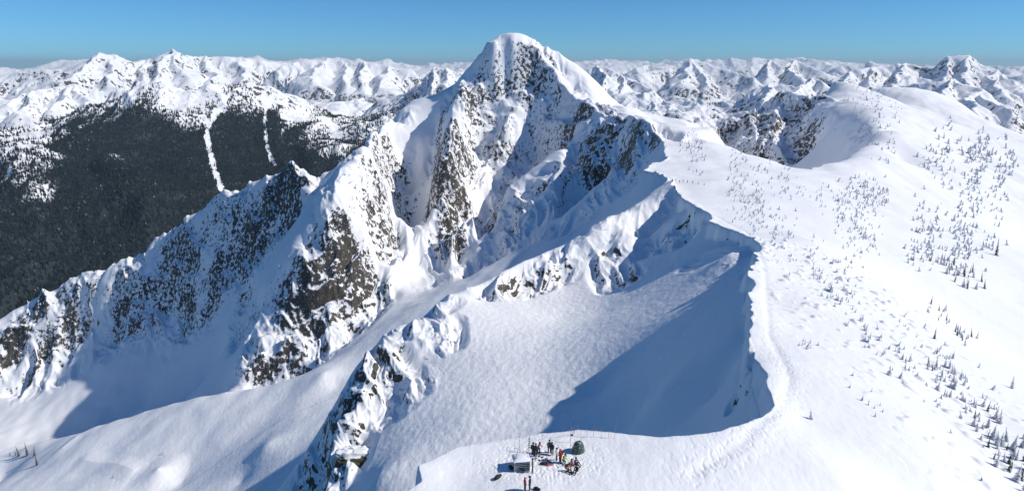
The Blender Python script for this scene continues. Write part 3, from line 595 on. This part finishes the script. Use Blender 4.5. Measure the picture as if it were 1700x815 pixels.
def scatter(n, line, spread, hr, kinds, label, group):
    L = [0]; 
    for a, b in zip(line[:-1], line[1:]): L.append(L[-1] + math.hypot(b[0] - a[0], b[1] - a[1]))
    for _ in range(n):
        t = random.random() * L[-1]; i = max(j for j in range(len(line) - 1) if L[j] <= t); f = (t - L[i]) / (L[i + 1] - L[i])
        x = line[i][0] + (line[i + 1][0] - line[i][0]) * f + random.gauss(0, spread[0]); y = line[i][1] + (line[i + 1][1] - line[i][1]) * f + random.gauss(0, spread[1])
        if x > 1722 or y > 830: continue
        hh = hr[0] + (hr[1] - hr[0]) * random.random() ** 1.6 * (.6 + .6 * t / L[-1])
        plant(x, y, hh, (kk := random.choice(kinds)), {'spire': 'slim dark ', 'broad': 'bushy ', 'snowy': 'ragged leaning '}[kk] + ('small ' if hh < hr[0] + .35 * (hr[1] - hr[0]) else 'larger ') + label + (', upper third' if t < L[-1] / 3 else ', middle third' if t < L[-1] * 2 / 3 else ', lower third'), group)
SB = ['broad', 'snowy', 'snowy']
scatter(88, [(1545,585),(1580,640),(1620,690),(1660,740),(1700,790)], (13,16), (10,24), ['broad', 'broad', 'snowy', 'spire'], 'conifer in the dense tree band down the lower right slope', 'conifers of the lower right band')
scatter(34, [(1430,545),(1470,580),(1520,610)], (14,12), (8,17), SB, 'conifer in the loose stand above the dense lower right band', 'conifers of the loose stand')
scatter(22, [(1352,440),(1372,478),(1410,512)], (8,8), (8,15), SB, 'conifer in the sparse diagonal line on the middle slope', 'conifers of the middle slope line')
scatter(22, [(1552,515),(1580,545),(1612,578)], (7,7), (9,17), ['broad', 'spire'], 'conifer in the short diagonal line on the open right slope', 'conifers of the short diagonal line')
scatter(30, [(1512,425),(1560,440),(1600,462),(1622,474)], (9,6), (10,17), ['spire', 'spire', 'broad'], 'conifer in the dark clump right of the scattered shrubs', 'dark conifers of the right clump')
scatter(10, [(1320,570),(1362,578)], (6,4), (7,12), SB, 'conifer in the short row right of the cornice', 'conifers of the short row')
scatter(10, [(1410,640),(1470,690),(1500,640)], (20,16), (7,13), ['snowy'], 'conifer half buried on the near right slope', 'half-buried conifers')
scatter(24, [(380,330),(300,420),(170,520)], (30,16), (5,10), ['spire'], 'conifer clinging to the rocky left ridge', 'conifers on the left ridge')
scatter(20, [(600,300),(560,400),(470,500),(420,520)], (22,20), (5,9), ['spire', 'broad'], 'conifer on the central rocky buttress', 'conifers on the central buttress')
scatter(22, [(600,610),(650,580),(650,640),(745,560),(740,510),(800,485)], (12,8), (6,12), ['broad', 'snowy'], 'conifer on the snowy rib left of the near bowl', 'conifers on the near rib')

# the hundreds of smaller shrubs beyond those: one mass
def shrub_stuff():
    P_ = []
    bands = [(800, [(1130,225),(1180,275),(1240,340),(1300,400),(1350,440)], (18,16), (3,7)), (480, [(1180,225),(1260,285),(1340,320),(1420,380),(1480,430)], (22,12), (3,7)),
             (430, [(1430,180),(1480,230),(1540,270),(1600,310),(1650,350)], (26,14), (3,7)), (460, [(1490,400),(1540,380),(1600,400),(1560,440)], (34,20), (4,9)), (300, [(1400,310),(1460,320),(1500,350),(1440,330)], (24,10), (3,7)),
             (300, [(1560,235),(1640,260),(1700,290)], (26,18), (4,9)), (140, [(1390,120),(1450,160),(1500,170)], (26,14), (2,4)), (200, [(1320,300),(1380,330),(1400,345)], (22,10), (3,6)), (120, [(1350,440),(1420,500),(1500,560),(1560,600)], (24,24), (4,8)), (110, [(1560,600),(1640,700),(1700,760)], (34,30), (4,9)),
             (80, [(1250,200),(1160,160)], (30,10), (2,3)), (70, [(560,290),(600,330),(640,470)], (30,30), (3,5)), (50, [(280,370),(130,460),(20,540)], (12,10), (3,6))]
    for n, line, sp, hr in bands:
        for _ in range(n):
            i = random.randrange(len(line) - 1); f = random.random(); c = .5 + .5 * math.sin(f * 9 + i * 3)
            x = line[i][0] + (line[i + 1][0] - line[i][0]) * f + random.gauss(0, sp[0]); y = line[i][1] + (line[i + 1][1] - line[i][1]) * f + random.gauss(0, sp[1])
            if not (-20 < x < 1730 and 60 < y < 830): continue
            X_, Y_, Z_, r_ = hit(x, y)
            if float(fbm(np.array([X_ / (r_ * .035)]), np.array([Y_ / (r_ * .035)]), 2)[0]) < random.gauss(-.02, .28): continue
            P_.append((X_, Y_, Z_, random.uniform(*hr) * r_ / F0))
    m = MB(); rg = random.Random(4)
    for x, y, z, h in P_:
        w = h * rg.uniform(.25, .55); ln = rg.gauss(0, .2) * h
        for t in range(3):
            z0 = z + h * (.02 + .3 * t); ww = w * (1 - .3 * t); n = 4; a0 = rg.random() * 6.28; ang = [a0 + 6.283 * k / n + rg.uniform(-.4, .4) for k in range(n)]
            m.add([(x + ln * (t + 1) / 3, y, z0 + h * .36)] + [(x + ln * t / 3 + ww * rg.uniform(.4, 1.2) * math.cos(a), y + ww * rg.uniform(.4, 1.2) * math.sin(a), z0 - h * .04) for a in ang], [(0, 1, 2), (0, 2, 3), (0, 3, 4), (0, 4, 1)][:rg.choice([3, 4, 4])])
    o = m.build('shrubs', M_crown_snow); tagk(o, 'stuff')
shrub_stuff()

# ------------------------------------------------------------------ people
def cloth(name, c): return simple(name, c, .75, 0, .12, 14)
M_black, M_red, M_white, M_green, M_lime, M_orange, M_navy, M_pink = [cloth(n, c) for n, c in (('dark_cloth', (.018, .018, .022)), ('red_cloth', (.55, .03, .03)), ('pale_cloth', (.55, .55, .52)), ('sage_cloth', (.12, .16, .13)), ('lime_cloth', (.45, .62, .08)), ('orange_cloth', (.55, .20, .07)), ('navy_cloth', (.03, .035, .06)), ('rose_cloth', (.45, .10, .14)))]
M_skin = cloth('skin', (.45, .27, .2)); M_metal = simple('grey_metal', (.35, .36, .38), .45, .6, .1, 5)
JO = {  # joints of the poses: pelvis, chest, neck, head; arms (shoulder, elbow, wrist, hand); legs (hip, knee, ankle, toe)
 'stand': dict(pel=(0,0,.93), sp=(0,0,1.15), ch=(0,.01,1.36), nk=(0,.01,1.50), hd=(0,-.02,1.66), aL=[(.19,0,1.40),(.26,.02,1.13),(.24,-.08,.90),(.23,-.11,.82)], aR=[(-.19,0,1.40),(-.27,.02,1.13),(-.24,-.10,.91),(-.22,-.14,.83)], lL=[(.10,0,.90),(.12,-.02,.50),(.13,.02,.08),(.14,-.15,.04)], lR=[(-.10,0,.90),(-.12,-.02,.50),(-.13,.03,.08),(-.14,-.14,.04)]),
 'reach': dict(pel=(0,.02,.92), sp=(0,-.02,1.13), ch=(0,-.09,1.32), nk=(0,-.13,1.45), hd=(0,-.19,1.60), aL=[(.19,-.08,1.36),(.24,-.25,1.15),(.16,-.45,1.10),(.14,-.52,1.09)], aR=[(-.19,-.08,1.36),(-.25,-.24,1.16),(-.18,-.42,1.02),(-.16,-.49,.99)], lL=[(.10,.02,.90),(.14,-.10,.50),(.15,-.02,.08),(.16,-.19,.04)], lR=[(-.10,.02,.90),(-.13,.04,.50),(-.14,.16,.08),(-.15,.0,.04)]),
 'sit': dict(pel=(0,.05,.20), sp=(0,.02,.42), ch=(0,-.03,.62), nk=(0,-.05,.75), hd=(0,-.09,.90), aL=[(.19,-.03,.66),(.27,-.14,.44),(.18,-.36,.40),(.13,-.42,.41)], aR=[(-.19,-.03,.66),(-.27,-.14,.44),(-.18,-.36,.42),(-.13,-.42,.43)], lL=[(.10,-.02,.17),(.17,-.40,.42),(.16,-.68,.08),(.17,-.84,.09)], lR=[(-.10,-.02,.17),(-.16,-.42,.38),(-.17,-.74,.07),(-.18,-.90,.09)]),
 'crouch': dict(pel=(0,.12,.42), sp=(0,.04,.62), ch=(0,-.12,.80), nk=(0,-.18,.92), hd=(0,-.27,1.04), aL=[(.19,-.12,.83),(.25,-.26,.60),(.15,-.40,.38),(.12,-.44,.31)], aR=[(-.19,-.12,.83),(-.26,-.26,.60),(-.17,-.42,.40),(-.14,-.47,.33)], lL=[(.11,.08,.42),(.16,-.30,.46),(.15,-.06,.08),(.16,-.23,.04)], lR=[(-.11,.08,.42),(-.16,-.18,.20),(-.15,.22,.08),(-.16,.08,.04)])}
def skin_mesh(name, chains, mats, fm):
    V = []; E = []; Rd = []
    def chain(root, pts):
        pv = root
        for p, rd in pts: V.append(p); Rd.append(rd); E.append((pv, len(V) - 1)) if pv is not None else None; pv = len(V) - 1
        return pv
    for c in chains: chain(*c)
    me = bpy.data.meshes.new(name + '_skeleton'); me.from_pydata(V, E, []); o = bpy.data.objects.new(name, me); C.objects.link(o)
    sm = o.modifiers.new('s', 'SKIN'); sub = o.modifiers.new('u', 'SUBSURF'); sub.levels = 1; sub.render_levels = 1
    for i, d in enumerate(me.skin_vertices[0].data): d.radius = (Rd[i], Rd[i]); d.use_root = (i == 0)
    dg = bpy.context.evaluated_depsgraph_get(); dg.update(); ev = o.evaluated_get(dg); nm = bpy.data.meshes.new_from_object(ev)
    bpy.data.objects.remove(o); bpy.data.meshes.remove(me)
    nm.name = name; nm.materials.clear()
    for q in mats: nm.materials.append(q)
    for p in nm.polygons: p.material_index = fm(p.center); p.use_smooth = True
    return nm
def near(c, pts, rad): return any((c - Vector(p)).length < rad for p in pts)
def segd(c, a, b):
    a = Vector(a); b = Vector(b); t = max(0, min(1, (c - a).dot(b - a) / (b - a).length_squared)); return (c - a - (b - a) * t).length
def body_mesh(pose, jacket, trousers):
    j = JO[pose]
    ch = [(None, [(j['pel'], .145), (j['sp'], .15), (j['ch'], .165), (j['nk'], .062), (j['hd'], .095), ((j['hd'][0], j['hd'][1] - .01, j['hd'][2] + .08), .085)])]
    for k in ('aL', 'aR'): ch.append((2, list(zip(j[k], (.085, .062, .045, .05)))))
    for k in ('lL', 'lR'): ch.append((0, list(zip(j[k], (.115, .085, .062, .055)))))
    legs = [(j[k][i], j[k][i + 1]) for k in ('lL', 'lR') for i in range(3)]; arms = [(j[k][i], j[k][i + 1]) for k in ('aL', 'aR') for i in range(3)]
    def fm(c):
        if (c - Vector(j['hd'])).length < .19 and c.z > j['nk'][2] + .03: return 3
        if near(c, [j['aL'][3], j['aR'][3]], .075) or near(c, [j['lL'][3], j['lR'][3], j['lL'][2], j['lR'][2]], .11): return 2
        dl = min(segd(c, *s_) for s_ in legs); da = min([segd(c, *s_) for s_ in arms] + [segd(c, j['sp'], j['ch'])])
        return 1 if dl < da - .02 else 0
    return skin_mesh('body', ch, [jacket, trousers, M_black, M_skin], fm)
def person(px, py, pose, jacket, trousers, helmet, rz, label, group, h=1.0, pack=None, tiny=False):
    x, y, z, _ = hit(px, py); root = thing('person', label, 'person', (x, y, z + .01), rz, group, h)
    me = body_mesh(pose, jacket, trousers); b = bpy.data.objects.new('body', me); C.objects.link(b); b.parent = root
    hd = JO[pose]['hd']; m = MB(); m.lathe([(.135, -.01), (.14, .05), (.125, .11), (.08, .155), (.001, .17)], 12, (hd[0], hd[1] + .012, hd[2] + .015)); hm = m.build('helmet' if helmet in (M_black, M_red, M_white, M_navy) else 'hat', helmet, root, True)
    if not tiny:
        m = MB(); m.box((hd[0], hd[1] - .105, hd[2] + .02), (.15, .05, .06)); m.build('goggles', M_orange, root)
        m = MB(); m.box((hd[0], hd[1] - .11, hd[2] - .03), (.03, .05, .05)); m.build('nose', M_skin, root)
    if pack:
        c = JO[pose]['ch']; m = MB(); m.lathe([(.05, -.27), (.15, -.24), (.17, 0), (.15, .2), (.05, .25)], 8, (c[0], c[1] + .22, c[2] - .06)); m.build('backpack', pack, root, True)
    return root
GC = 'people gathered on the snow shelf'
person(885, 756, 'stand', M_black, M_black, M_black, 2.3, 'person in all black standing at the left of the standing group', GC, 1.08, M_black)
person(889.5, 757, 'stand', M_navy, M_navy, M_black, -.4, 'person in dark navy standing close behind the red-jacketed one at left', GC, 1.05)
person(894, 753, 'reach', M_pink, M_black, M_black, .9, 'person in a dull red jacket leaning forward left of the pair in black', GC, 1.02)
person(912, 752, 'stand', M_black, M_black, M_black, .2, 'left, slightly taller of the two people in black standing side by side', GC, 1.08)
person(916.6, 754, 'stand', M_black, M_navy, M_navy, -.5, 'right one of the two people in black standing side by side', GC, 1.0)
person(924, 764, 'stand', M_white, M_black, M_black, 1.2, 'person in a pale jacket and black trousers left of the red jacket', GC, 1.02)
person(930, 769, 'stand', M_red, M_black, M_red, -1.0, 'person in a bright red jacket standing by the seated group', GC, 1.12, M_black)
person(936, 769, 'crouch', M_lime, M_black, M_black, 2.4, 'person in a lime green jacket crouching beside the red jacket', GC, 1.05)
person(943, 782, 'sit', M_orange, M_black, M_black, .4, 'seated person in an orange-brown jacket at the lower left of the seated cluster', GC, 1.05)
person(950, 774, 'sit', M_pink, M_navy, M_black, -1.2, 'seated person in a dark red jacket in the middle of the seated cluster', GC, 1.05)
person(957.5, 783, 'sit', M_black, M_black, M_black, -.6, 'seated person in black at the lower right of the seated cluster', GC, 1.08)
person(955, 771, 'sit', M_navy, M_black, M_black, .9, 'seated person in navy at the top of the seated cluster', GC, 1.05)
person(884, 784, 'stand', M_green, M_black, M_black, 1.5, 'person in a sage green jacket standing against the slatted hut', GC, 1.05)
person(871.5, 814, 'stand', M_red, M_black, M_red, 2.0, 'person in a red jacket at the bottom edge of the photo', GC, 1.0)
person(879.5, 814.5, 'stand', M_black, M_navy, M_black, -1.8, 'taller person in dark clothes beside the red jacket at the bottom edge', GC, 1.12)
for i, (px, py, jk, lb) in enumerate([(1116,303,M_black,'leftmost of the tiny far skiers on the ridge, in black'),(1122,301,M_orange,'tiny far skier in orange second from left on the ridge'),(1128,304,M_navy,'tiny far skier in navy third from left on the ridge'),(1134,303,M_black,'tiny far skier in black left of the last two on the ridge'),(1141,304,M_red,'tiny far skier in red second from right on the ridge'),(1150,305,M_black,'rightmost of the tiny far skiers on the ridge')]):
    person(px, py, 'stand', jk, M_black, M_black, i * 1.3, lb, 'tiny skiers on the far ridge', 1.05, None, True)
person(266, 755, 'stand', M_black, M_black, M_black, .5, 'left of two tiny people on top of the small snow pyramid', 'people in the lower bowl', 1.1, None, True)
person(269.5, 755, 'stand', M_navy, M_black, M_black, 2.5, 'right of two tiny people on top of the small snow pyramid', 'people in the lower bowl', 1.1, None, True)
person(188, 794, 'stand', M_black, M_black, M_black, 1.5, 'tiny lone skier on the white slope left of the snow pyramid', 'people in the lower bowl', 1.15, None, True)

# ------------------------------------------------------------------ gear, hut, tent, masts, rope fence
def at(px, py, dz=0): x, y, z, _ = hit(px, py); return (x, y, z + dz)
def pack_thing(px, py, mat, label, rz=0, s=1.0):
    root = thing('backpack', label, 'backpack', at(px, py), rz, 'packs dropped on the snow', s)
    m = MB(); m.lathe([(.02, -.36), (.14, -.34), (.19, -.2), (.2, .05), (.16, .28), (.05, .35)], 10); o = m.build('bag', mat, root, True); o.rotation_euler = (R(78), 0, 0); o.location = (0, 0, .15)
    m = MB(); m.lathe([(.001, .30), (.13, .32), (.14, .40), (.05, .45), (.001, .45)], 8); o = m.build('lid', M_black, root, True); o.rotation_euler = (R(78), 0, 0); o.location = (0, 0, .15)
    for sx in (-.09, .09): m = MB(); m.tube([(sx, -.25, .20), (sx, -.05, .36), (sx, .2, .30)], .018, 5); m.build('strap', M_black, root)
pack_thing(848, 777, M_black, 'round black backpack in the snow at the left foot of the slatted hut', .3, 1.25)
pack_thing(863.6, 782, cloth('slate_cloth', (.12, .17, .22)), 'blue-grey backpack below the front of the slatted hut', 1.2, 1.1)
pack_thing(826, 794, M_black, 'black backpack lying alone far left of the hut', 2.2, 1.35)
pack_thing(902, 772, M_black, 'black pack lying below the skis in the middle of the group', 1.5, 1.25)
pack_thing(910, 773, M_pink, 'dark red pack lying right of the black one below the skis', 1.7, .9)
pack_thing(891, 813, M_black, 'black pack right of the pair at the bottom edge', .9, 1.2)
def skis(px, py, rz, mat, label):
    root = thing('pair_of_skis', label, 'skis', at(px, py, .04), rz, 'skis lying on the snow')
    for sx in (-.09, .08):
        m = MB(); n = 12
        for i in range(n):
            t0, t1 = i / n, (i + 1) / n; f = lambda t: (-.9 + 1.8 * t, .10 * max(0, (t - .86) / .14) ** 2 + .04 * max(0, (.06 - t) / .06) ** 2, .055 - .012 * math.sin(math.pi * t))
            a, b = f(t0), f(t1); m.add([(sx - a[2], a[0], a[1]), (sx + a[2], a[0], a[1]), (sx + b[2], b[0], b[1]), (sx - b[2], b[0], b[1]), (sx - a[2], a[0], a[1] + .02), (sx + a[2], a[0], a[1] + .02), (sx + b[2], b[0], b[1] + .02), (sx - b[2], b[0], b[1] + .02)], [(0, 3, 2, 1), (4, 5, 6, 7), (0, 1, 5, 4), (2, 3, 7, 6), (1, 2, 6, 5), (3, 0, 4, 7)])
        k = m.build('ski', mat, root); m = MB(); m.box((sx, .12, .05), (.08, .1, .06)); m.box((sx, -.16, .05), (.08, .12, .07)); m.build('binding', M_black, k)
skis(898, 759.5, 1.15, M_black, 'black skis lying left of the pair in black'); skis(896, 765, .75, M_navy, 'dark blue skis lying below the upper black skis'); skis(904, 755.5, 1.35, M_green, 'grey-green skis lying nearest the pair in black'); skis(912, 767, .45, M_pink, 'dark red skis lying left of the pale jacket')

def shed():
    root = thing('slatted_hut', 'small grey slatted hut half buried in snow beside the sage green jacket', 'hut', at(865.5, 777, -.1), .12)
    w, d, h = 1.95, 1.5, 1.55; M_wood = simple('weathered_boards', (.30, .33, .34), .8, 0, .25, 6); M_dk = simple('dark_boards', (.03, .035, .04), .9)
    m = MB(); m.box((0, 0, h / 2), (w - .12, d - .12, h)); m.build('wall', M_dk, root)
    for i in range(6): m = MB(); m.box((0, -d / 2, .2 + i * .26), (w - .08, .04, .12)); m.build('slat', M_wood, root)
    for sx in (-1, 1):
        m = MB(); m.box((sx * (w / 2 - .02), -d / 2 - .01, h / 2 + .02), (.12, .10, h)); m.build('post', M_wood, root)
        m = MB(); m.box((sx * w / 2, 0, h / 2), (.05, d - .1, h - .05)); m.build('side_panel', M_wood, root)
    m = MB(); n = 9
    for i in range(n):                                      # snow heaped on the roof
        for k in range(n):
            u0, u1, v0, v1 = i / n, (i + 1) / n, k / n, (k + 1) / n
            def q(u, v): return ((u - .5) * (w + .25), (v - .5) * (d + .7) + .2, h + .08 + .38 * (math.sin(math.pi * u) * math.sin(math.pi * v)) ** .5 - .25 * v)
            m.add([q(u0, v0), q(u1, v0), q(u1, v1), q(u0, v1)], [(0, 1, 2, 3)])
    m.add([(-(w + .25) / 2, -(d + .7) / 2 + .2, h - .03), ((w + .25) / 2, -(d + .7) / 2 + .2, h - .03), ((w + .25) / 2, (d + .7) / 2 + .2, h - .25), (-(w + .25) / 2, (d + .7) / 2 + .2, h - .25)], [(3, 2, 1, 0)])
    m.add([(-(w + .25) / 2, -(d + .7) / 2 + .2, h - .03), ((w + .25) / 2, -(d + .7) / 2 + .2, h - .03), ((w + .25) / 2, -(d + .7) / 2 + .2, h + .09), (-(w + .25) / 2, -(d + .7) / 2 + .2, h + .09)], [(0, 1, 2, 3)])
    m.build('snow_roof', M_snow, root, True)
    m = MB(); m.tube([(-.9, -.7, h), (-.35, .7, h + .9)], .03); m.tube([(.9, -.7, h), (.8, .7, h + .7)], .03); m.build('ladder_rail', M_dk, root)
ts = NT('heaped_snow'); ts.b.inputs['Base Color'].default_value = SNOW; ts.b.inputs['Roughness'].default_value = .7; ts.put(ts.b.inputs['Normal'], ts.bump(ts.noise(3, 3), .5, .1)); M_snow = ts.m
shed()
def tent():
    root = thing('tent', 'dark green dome tent with pale snow patches next to the tall mast', 'tent', at(960, 749, -.05), .5, None, .9)
    t = NT('tent_fabric'); t.put(t.b.inputs['Base Color'], t.mix(t.mapr(t.noise(3.5, 4, .7), .56, .66), (.03, .075, .06, 1), (.55, .58, .58, 1))); t.b.inputs['Roughness'].default_value = .5
    m = MB(); nu, nv = 14, 8
    V = [];
    for i in range(nv + 1):
        a = i / nv * math.pi / 2
        for k in range(nu):
            b = 2 * math.pi * k / nu; rr_ = math.cos(a) ** .75; V.append((.95 * rr_ * math.cos(b) * (1 + .05 * math.cos(4 * b)), .8 * rr_ * math.sin(b), 1.75 * math.sin(a) ** .9))
    F = [(i * nu + k, i * nu + (k + 1) % nu, (i + 1) * nu + (k + 1) % nu, (i + 1) * nu + k) for i in range(nv) for k in range(nu)]
    m.add(V, F); m.build('canopy', t.m, root, True)
    for ph in (.78, 2.36):
        m = MB(); m.tube([(math.cos(ph) * .99 * math.cos(u) ** .75 if math.cos(u) > 0 else -math.cos(ph) * .99 * (-math.cos(u)) ** .75, math.sin(ph) * .86 * (abs(math.cos(u)) ** .75) * (1 if math.cos(u) > 0 else -1), 1.79 * abs(math.sin(u)) ** .9) for u in [i * math.pi / 14 for i in range(15)]], .02, 5); m.build('tent_pole', M_black, root)
    m = MB(); m.add([(-.2, -.80, .05), (.5, -.74, .05), (.32, -.60, .95), (.02, -.62, 1.0)], [(0, 1, 2, 3)]); m.build('door_flap', M_black, root)
tent()
def mast(px, py, h, label, cross=None, name='mast', rad=.035):
    root = thing(name, label, 'mast', at(px, py, -.1)); m = MB(); m.tube([(0, 0, 0), (0, 0, h)], [rad, rad * .7], 8); m.build('pole', M_metal, root)
    if cross == 'box': m = MB(); m.box((.12, 0, h * .68), (.35, .2, .14)); m.build('instrument_box', M_black, root); m = MB(); m.tube([(-.45, 0, h * .83), (.5, 0, h * .86)], .015, 5); m.build('cross_arm', M_metal, root); m = MB(); m.box((.42, 0, h * .8), (.06, .06, .55)); m.build('sensor', M_black, root)
    if cross == 'vanes':
        for k in range(5): m = MB(); m.box((.04, 0, h * (.35 + .14 * k)), (.22, .1, .08)); m.build('sensor', M_black, root)
mast(947, 752, 4.1, 'tall thin pale mast with a small instrument box beside the green tent', 'box')
mast(878, 750, 2.3, 'short mast carrying a column of black instruments behind the slatted hut', 'vanes', rad=.05)
mast(862.5, 744, 1.9, 'thin bare stake standing in the snow behind the slatted hut', None, 'stake', .022)
mast(854.5, 748, 1.5, 'thin bare stake left of the other one behind the slatted hut', None, 'stake', .022)
mast(900, 730, 1.0, 'short stake at the brink left of the rope fence', None, 'stake', .03)
def rope_fence():
    pts = [(936,727),(943,725),(951,723),(958,723),(964,724.5),(975,726),(985,726),(998,726),(1010,727),(1020,728)]
    root = thing('rope_fence', 'line of thin pinkish stakes and rope along the brink of the shaded bowl', 'fence', at(*pts[0])); o0 = Vector(root.location)
    M_st = simple('stake_paint', (.42, .25, .25), .6); tops = []
    for i, p in enumerate(pts):
        q = Vector(at(*p)) - o0; hh = 1.25 if i % 3 else 1.6; m = MB(); m.tube([q - Vector((0, 0, .1)), q + Vector((0, 0, hh))], .018, 5); m.build('stake', M_st, root); tops.append(q + Vector((0, 0, .95)))
    P2 = []
    for a, b in zip(tops[:-1], tops[1:]): P2 += [a, a.lerp(b, .5) - Vector((0, 0, .08))]
    m = MB(); m.tube(P2 + [tops[-1]], .012, 4); m.build('rope', M_st, root)
rope_fence()
def rope_line():
    a = Vector(at(900, 730, .8)); b = Vector(at(947, 752, 1.6)); root = thing('rope', 'thin dark rope strung from the short stake to the tall mast', 'rope', a); P2 = []
    for i in range(9): t = i / 8; P2.append((b - a) * t - Vector((0, 0, .5 * math.sin(math.pi * t))))
    m = MB(); m.tube(P2, .014, 4); m.build('cord', M_black, root)
rope_line()
def outcrop():
    x, y, z, _ = hit(590, 766); root = thing('rock_outcrop', 'dark olive rock outcrop with a thick snow cap at the foot of the near rib', 'rock', (x, y - 2.5, z + .6), .1)
    t = NT('olive_rock'); t.put(t.b.inputs['Base Color'], t.mix(t.noise(.7, 5, .7, t.scalev(1, 1, 2.5)), (.02, .02, .018, 1), (.15, .14, .075, 1))); t.b.inputs['Roughness'].default_value = .9; t.put(t.b.inputs['Normal'], t.bump(t.noise(1.2, 5, .7), 1, .4))
    for nm, sx, sy, z0, hz, mt in (('rock', 6.6, 3.8, -3.0, 6.2, t.m), ('snow_cap', 6.6, 3.3, 2.3, 1.9, M_snow)):
        V = []; nu, nv = 40, 12
        for i in range(nv + 1):
            a = i / nv * math.pi / 2 if nm != 'rock' else i / nv * 1.35
            for k in range(nu):
                b = 2 * math.pi * k / nu; rr_ = (math.cos(a) ** (.5 if nm == 'rock' else .6)) if a < 1.56 else .001; n_ = float(fbm(np.array([math.cos(b) * 1.5 + 3 * i * .12]), np.array([math.sin(b) * 1.5 + i * .2 + (9 if nm == 'rock' else 0)]), 3)[0])
                V.append((sx * rr_ * math.cos(b) * (1 + .22 * n_), (2.4 if nm != 'rock' else 0) + sy * rr_ * math.sin(b) * (1 + .22 * n_), z0 + hz * math.sin(a) + .8 * n_))
        F = [(i * nu + k, i * nu + (k + 1) % nu, (i + 1) * nu + (k + 1) % nu, (i + 1) * nu + k) for i in range(nv) for k in range(nu)]
        m = MB(); m.add(V, F); m.build(nm, mt, root, nm != 'rock')
outcrop()
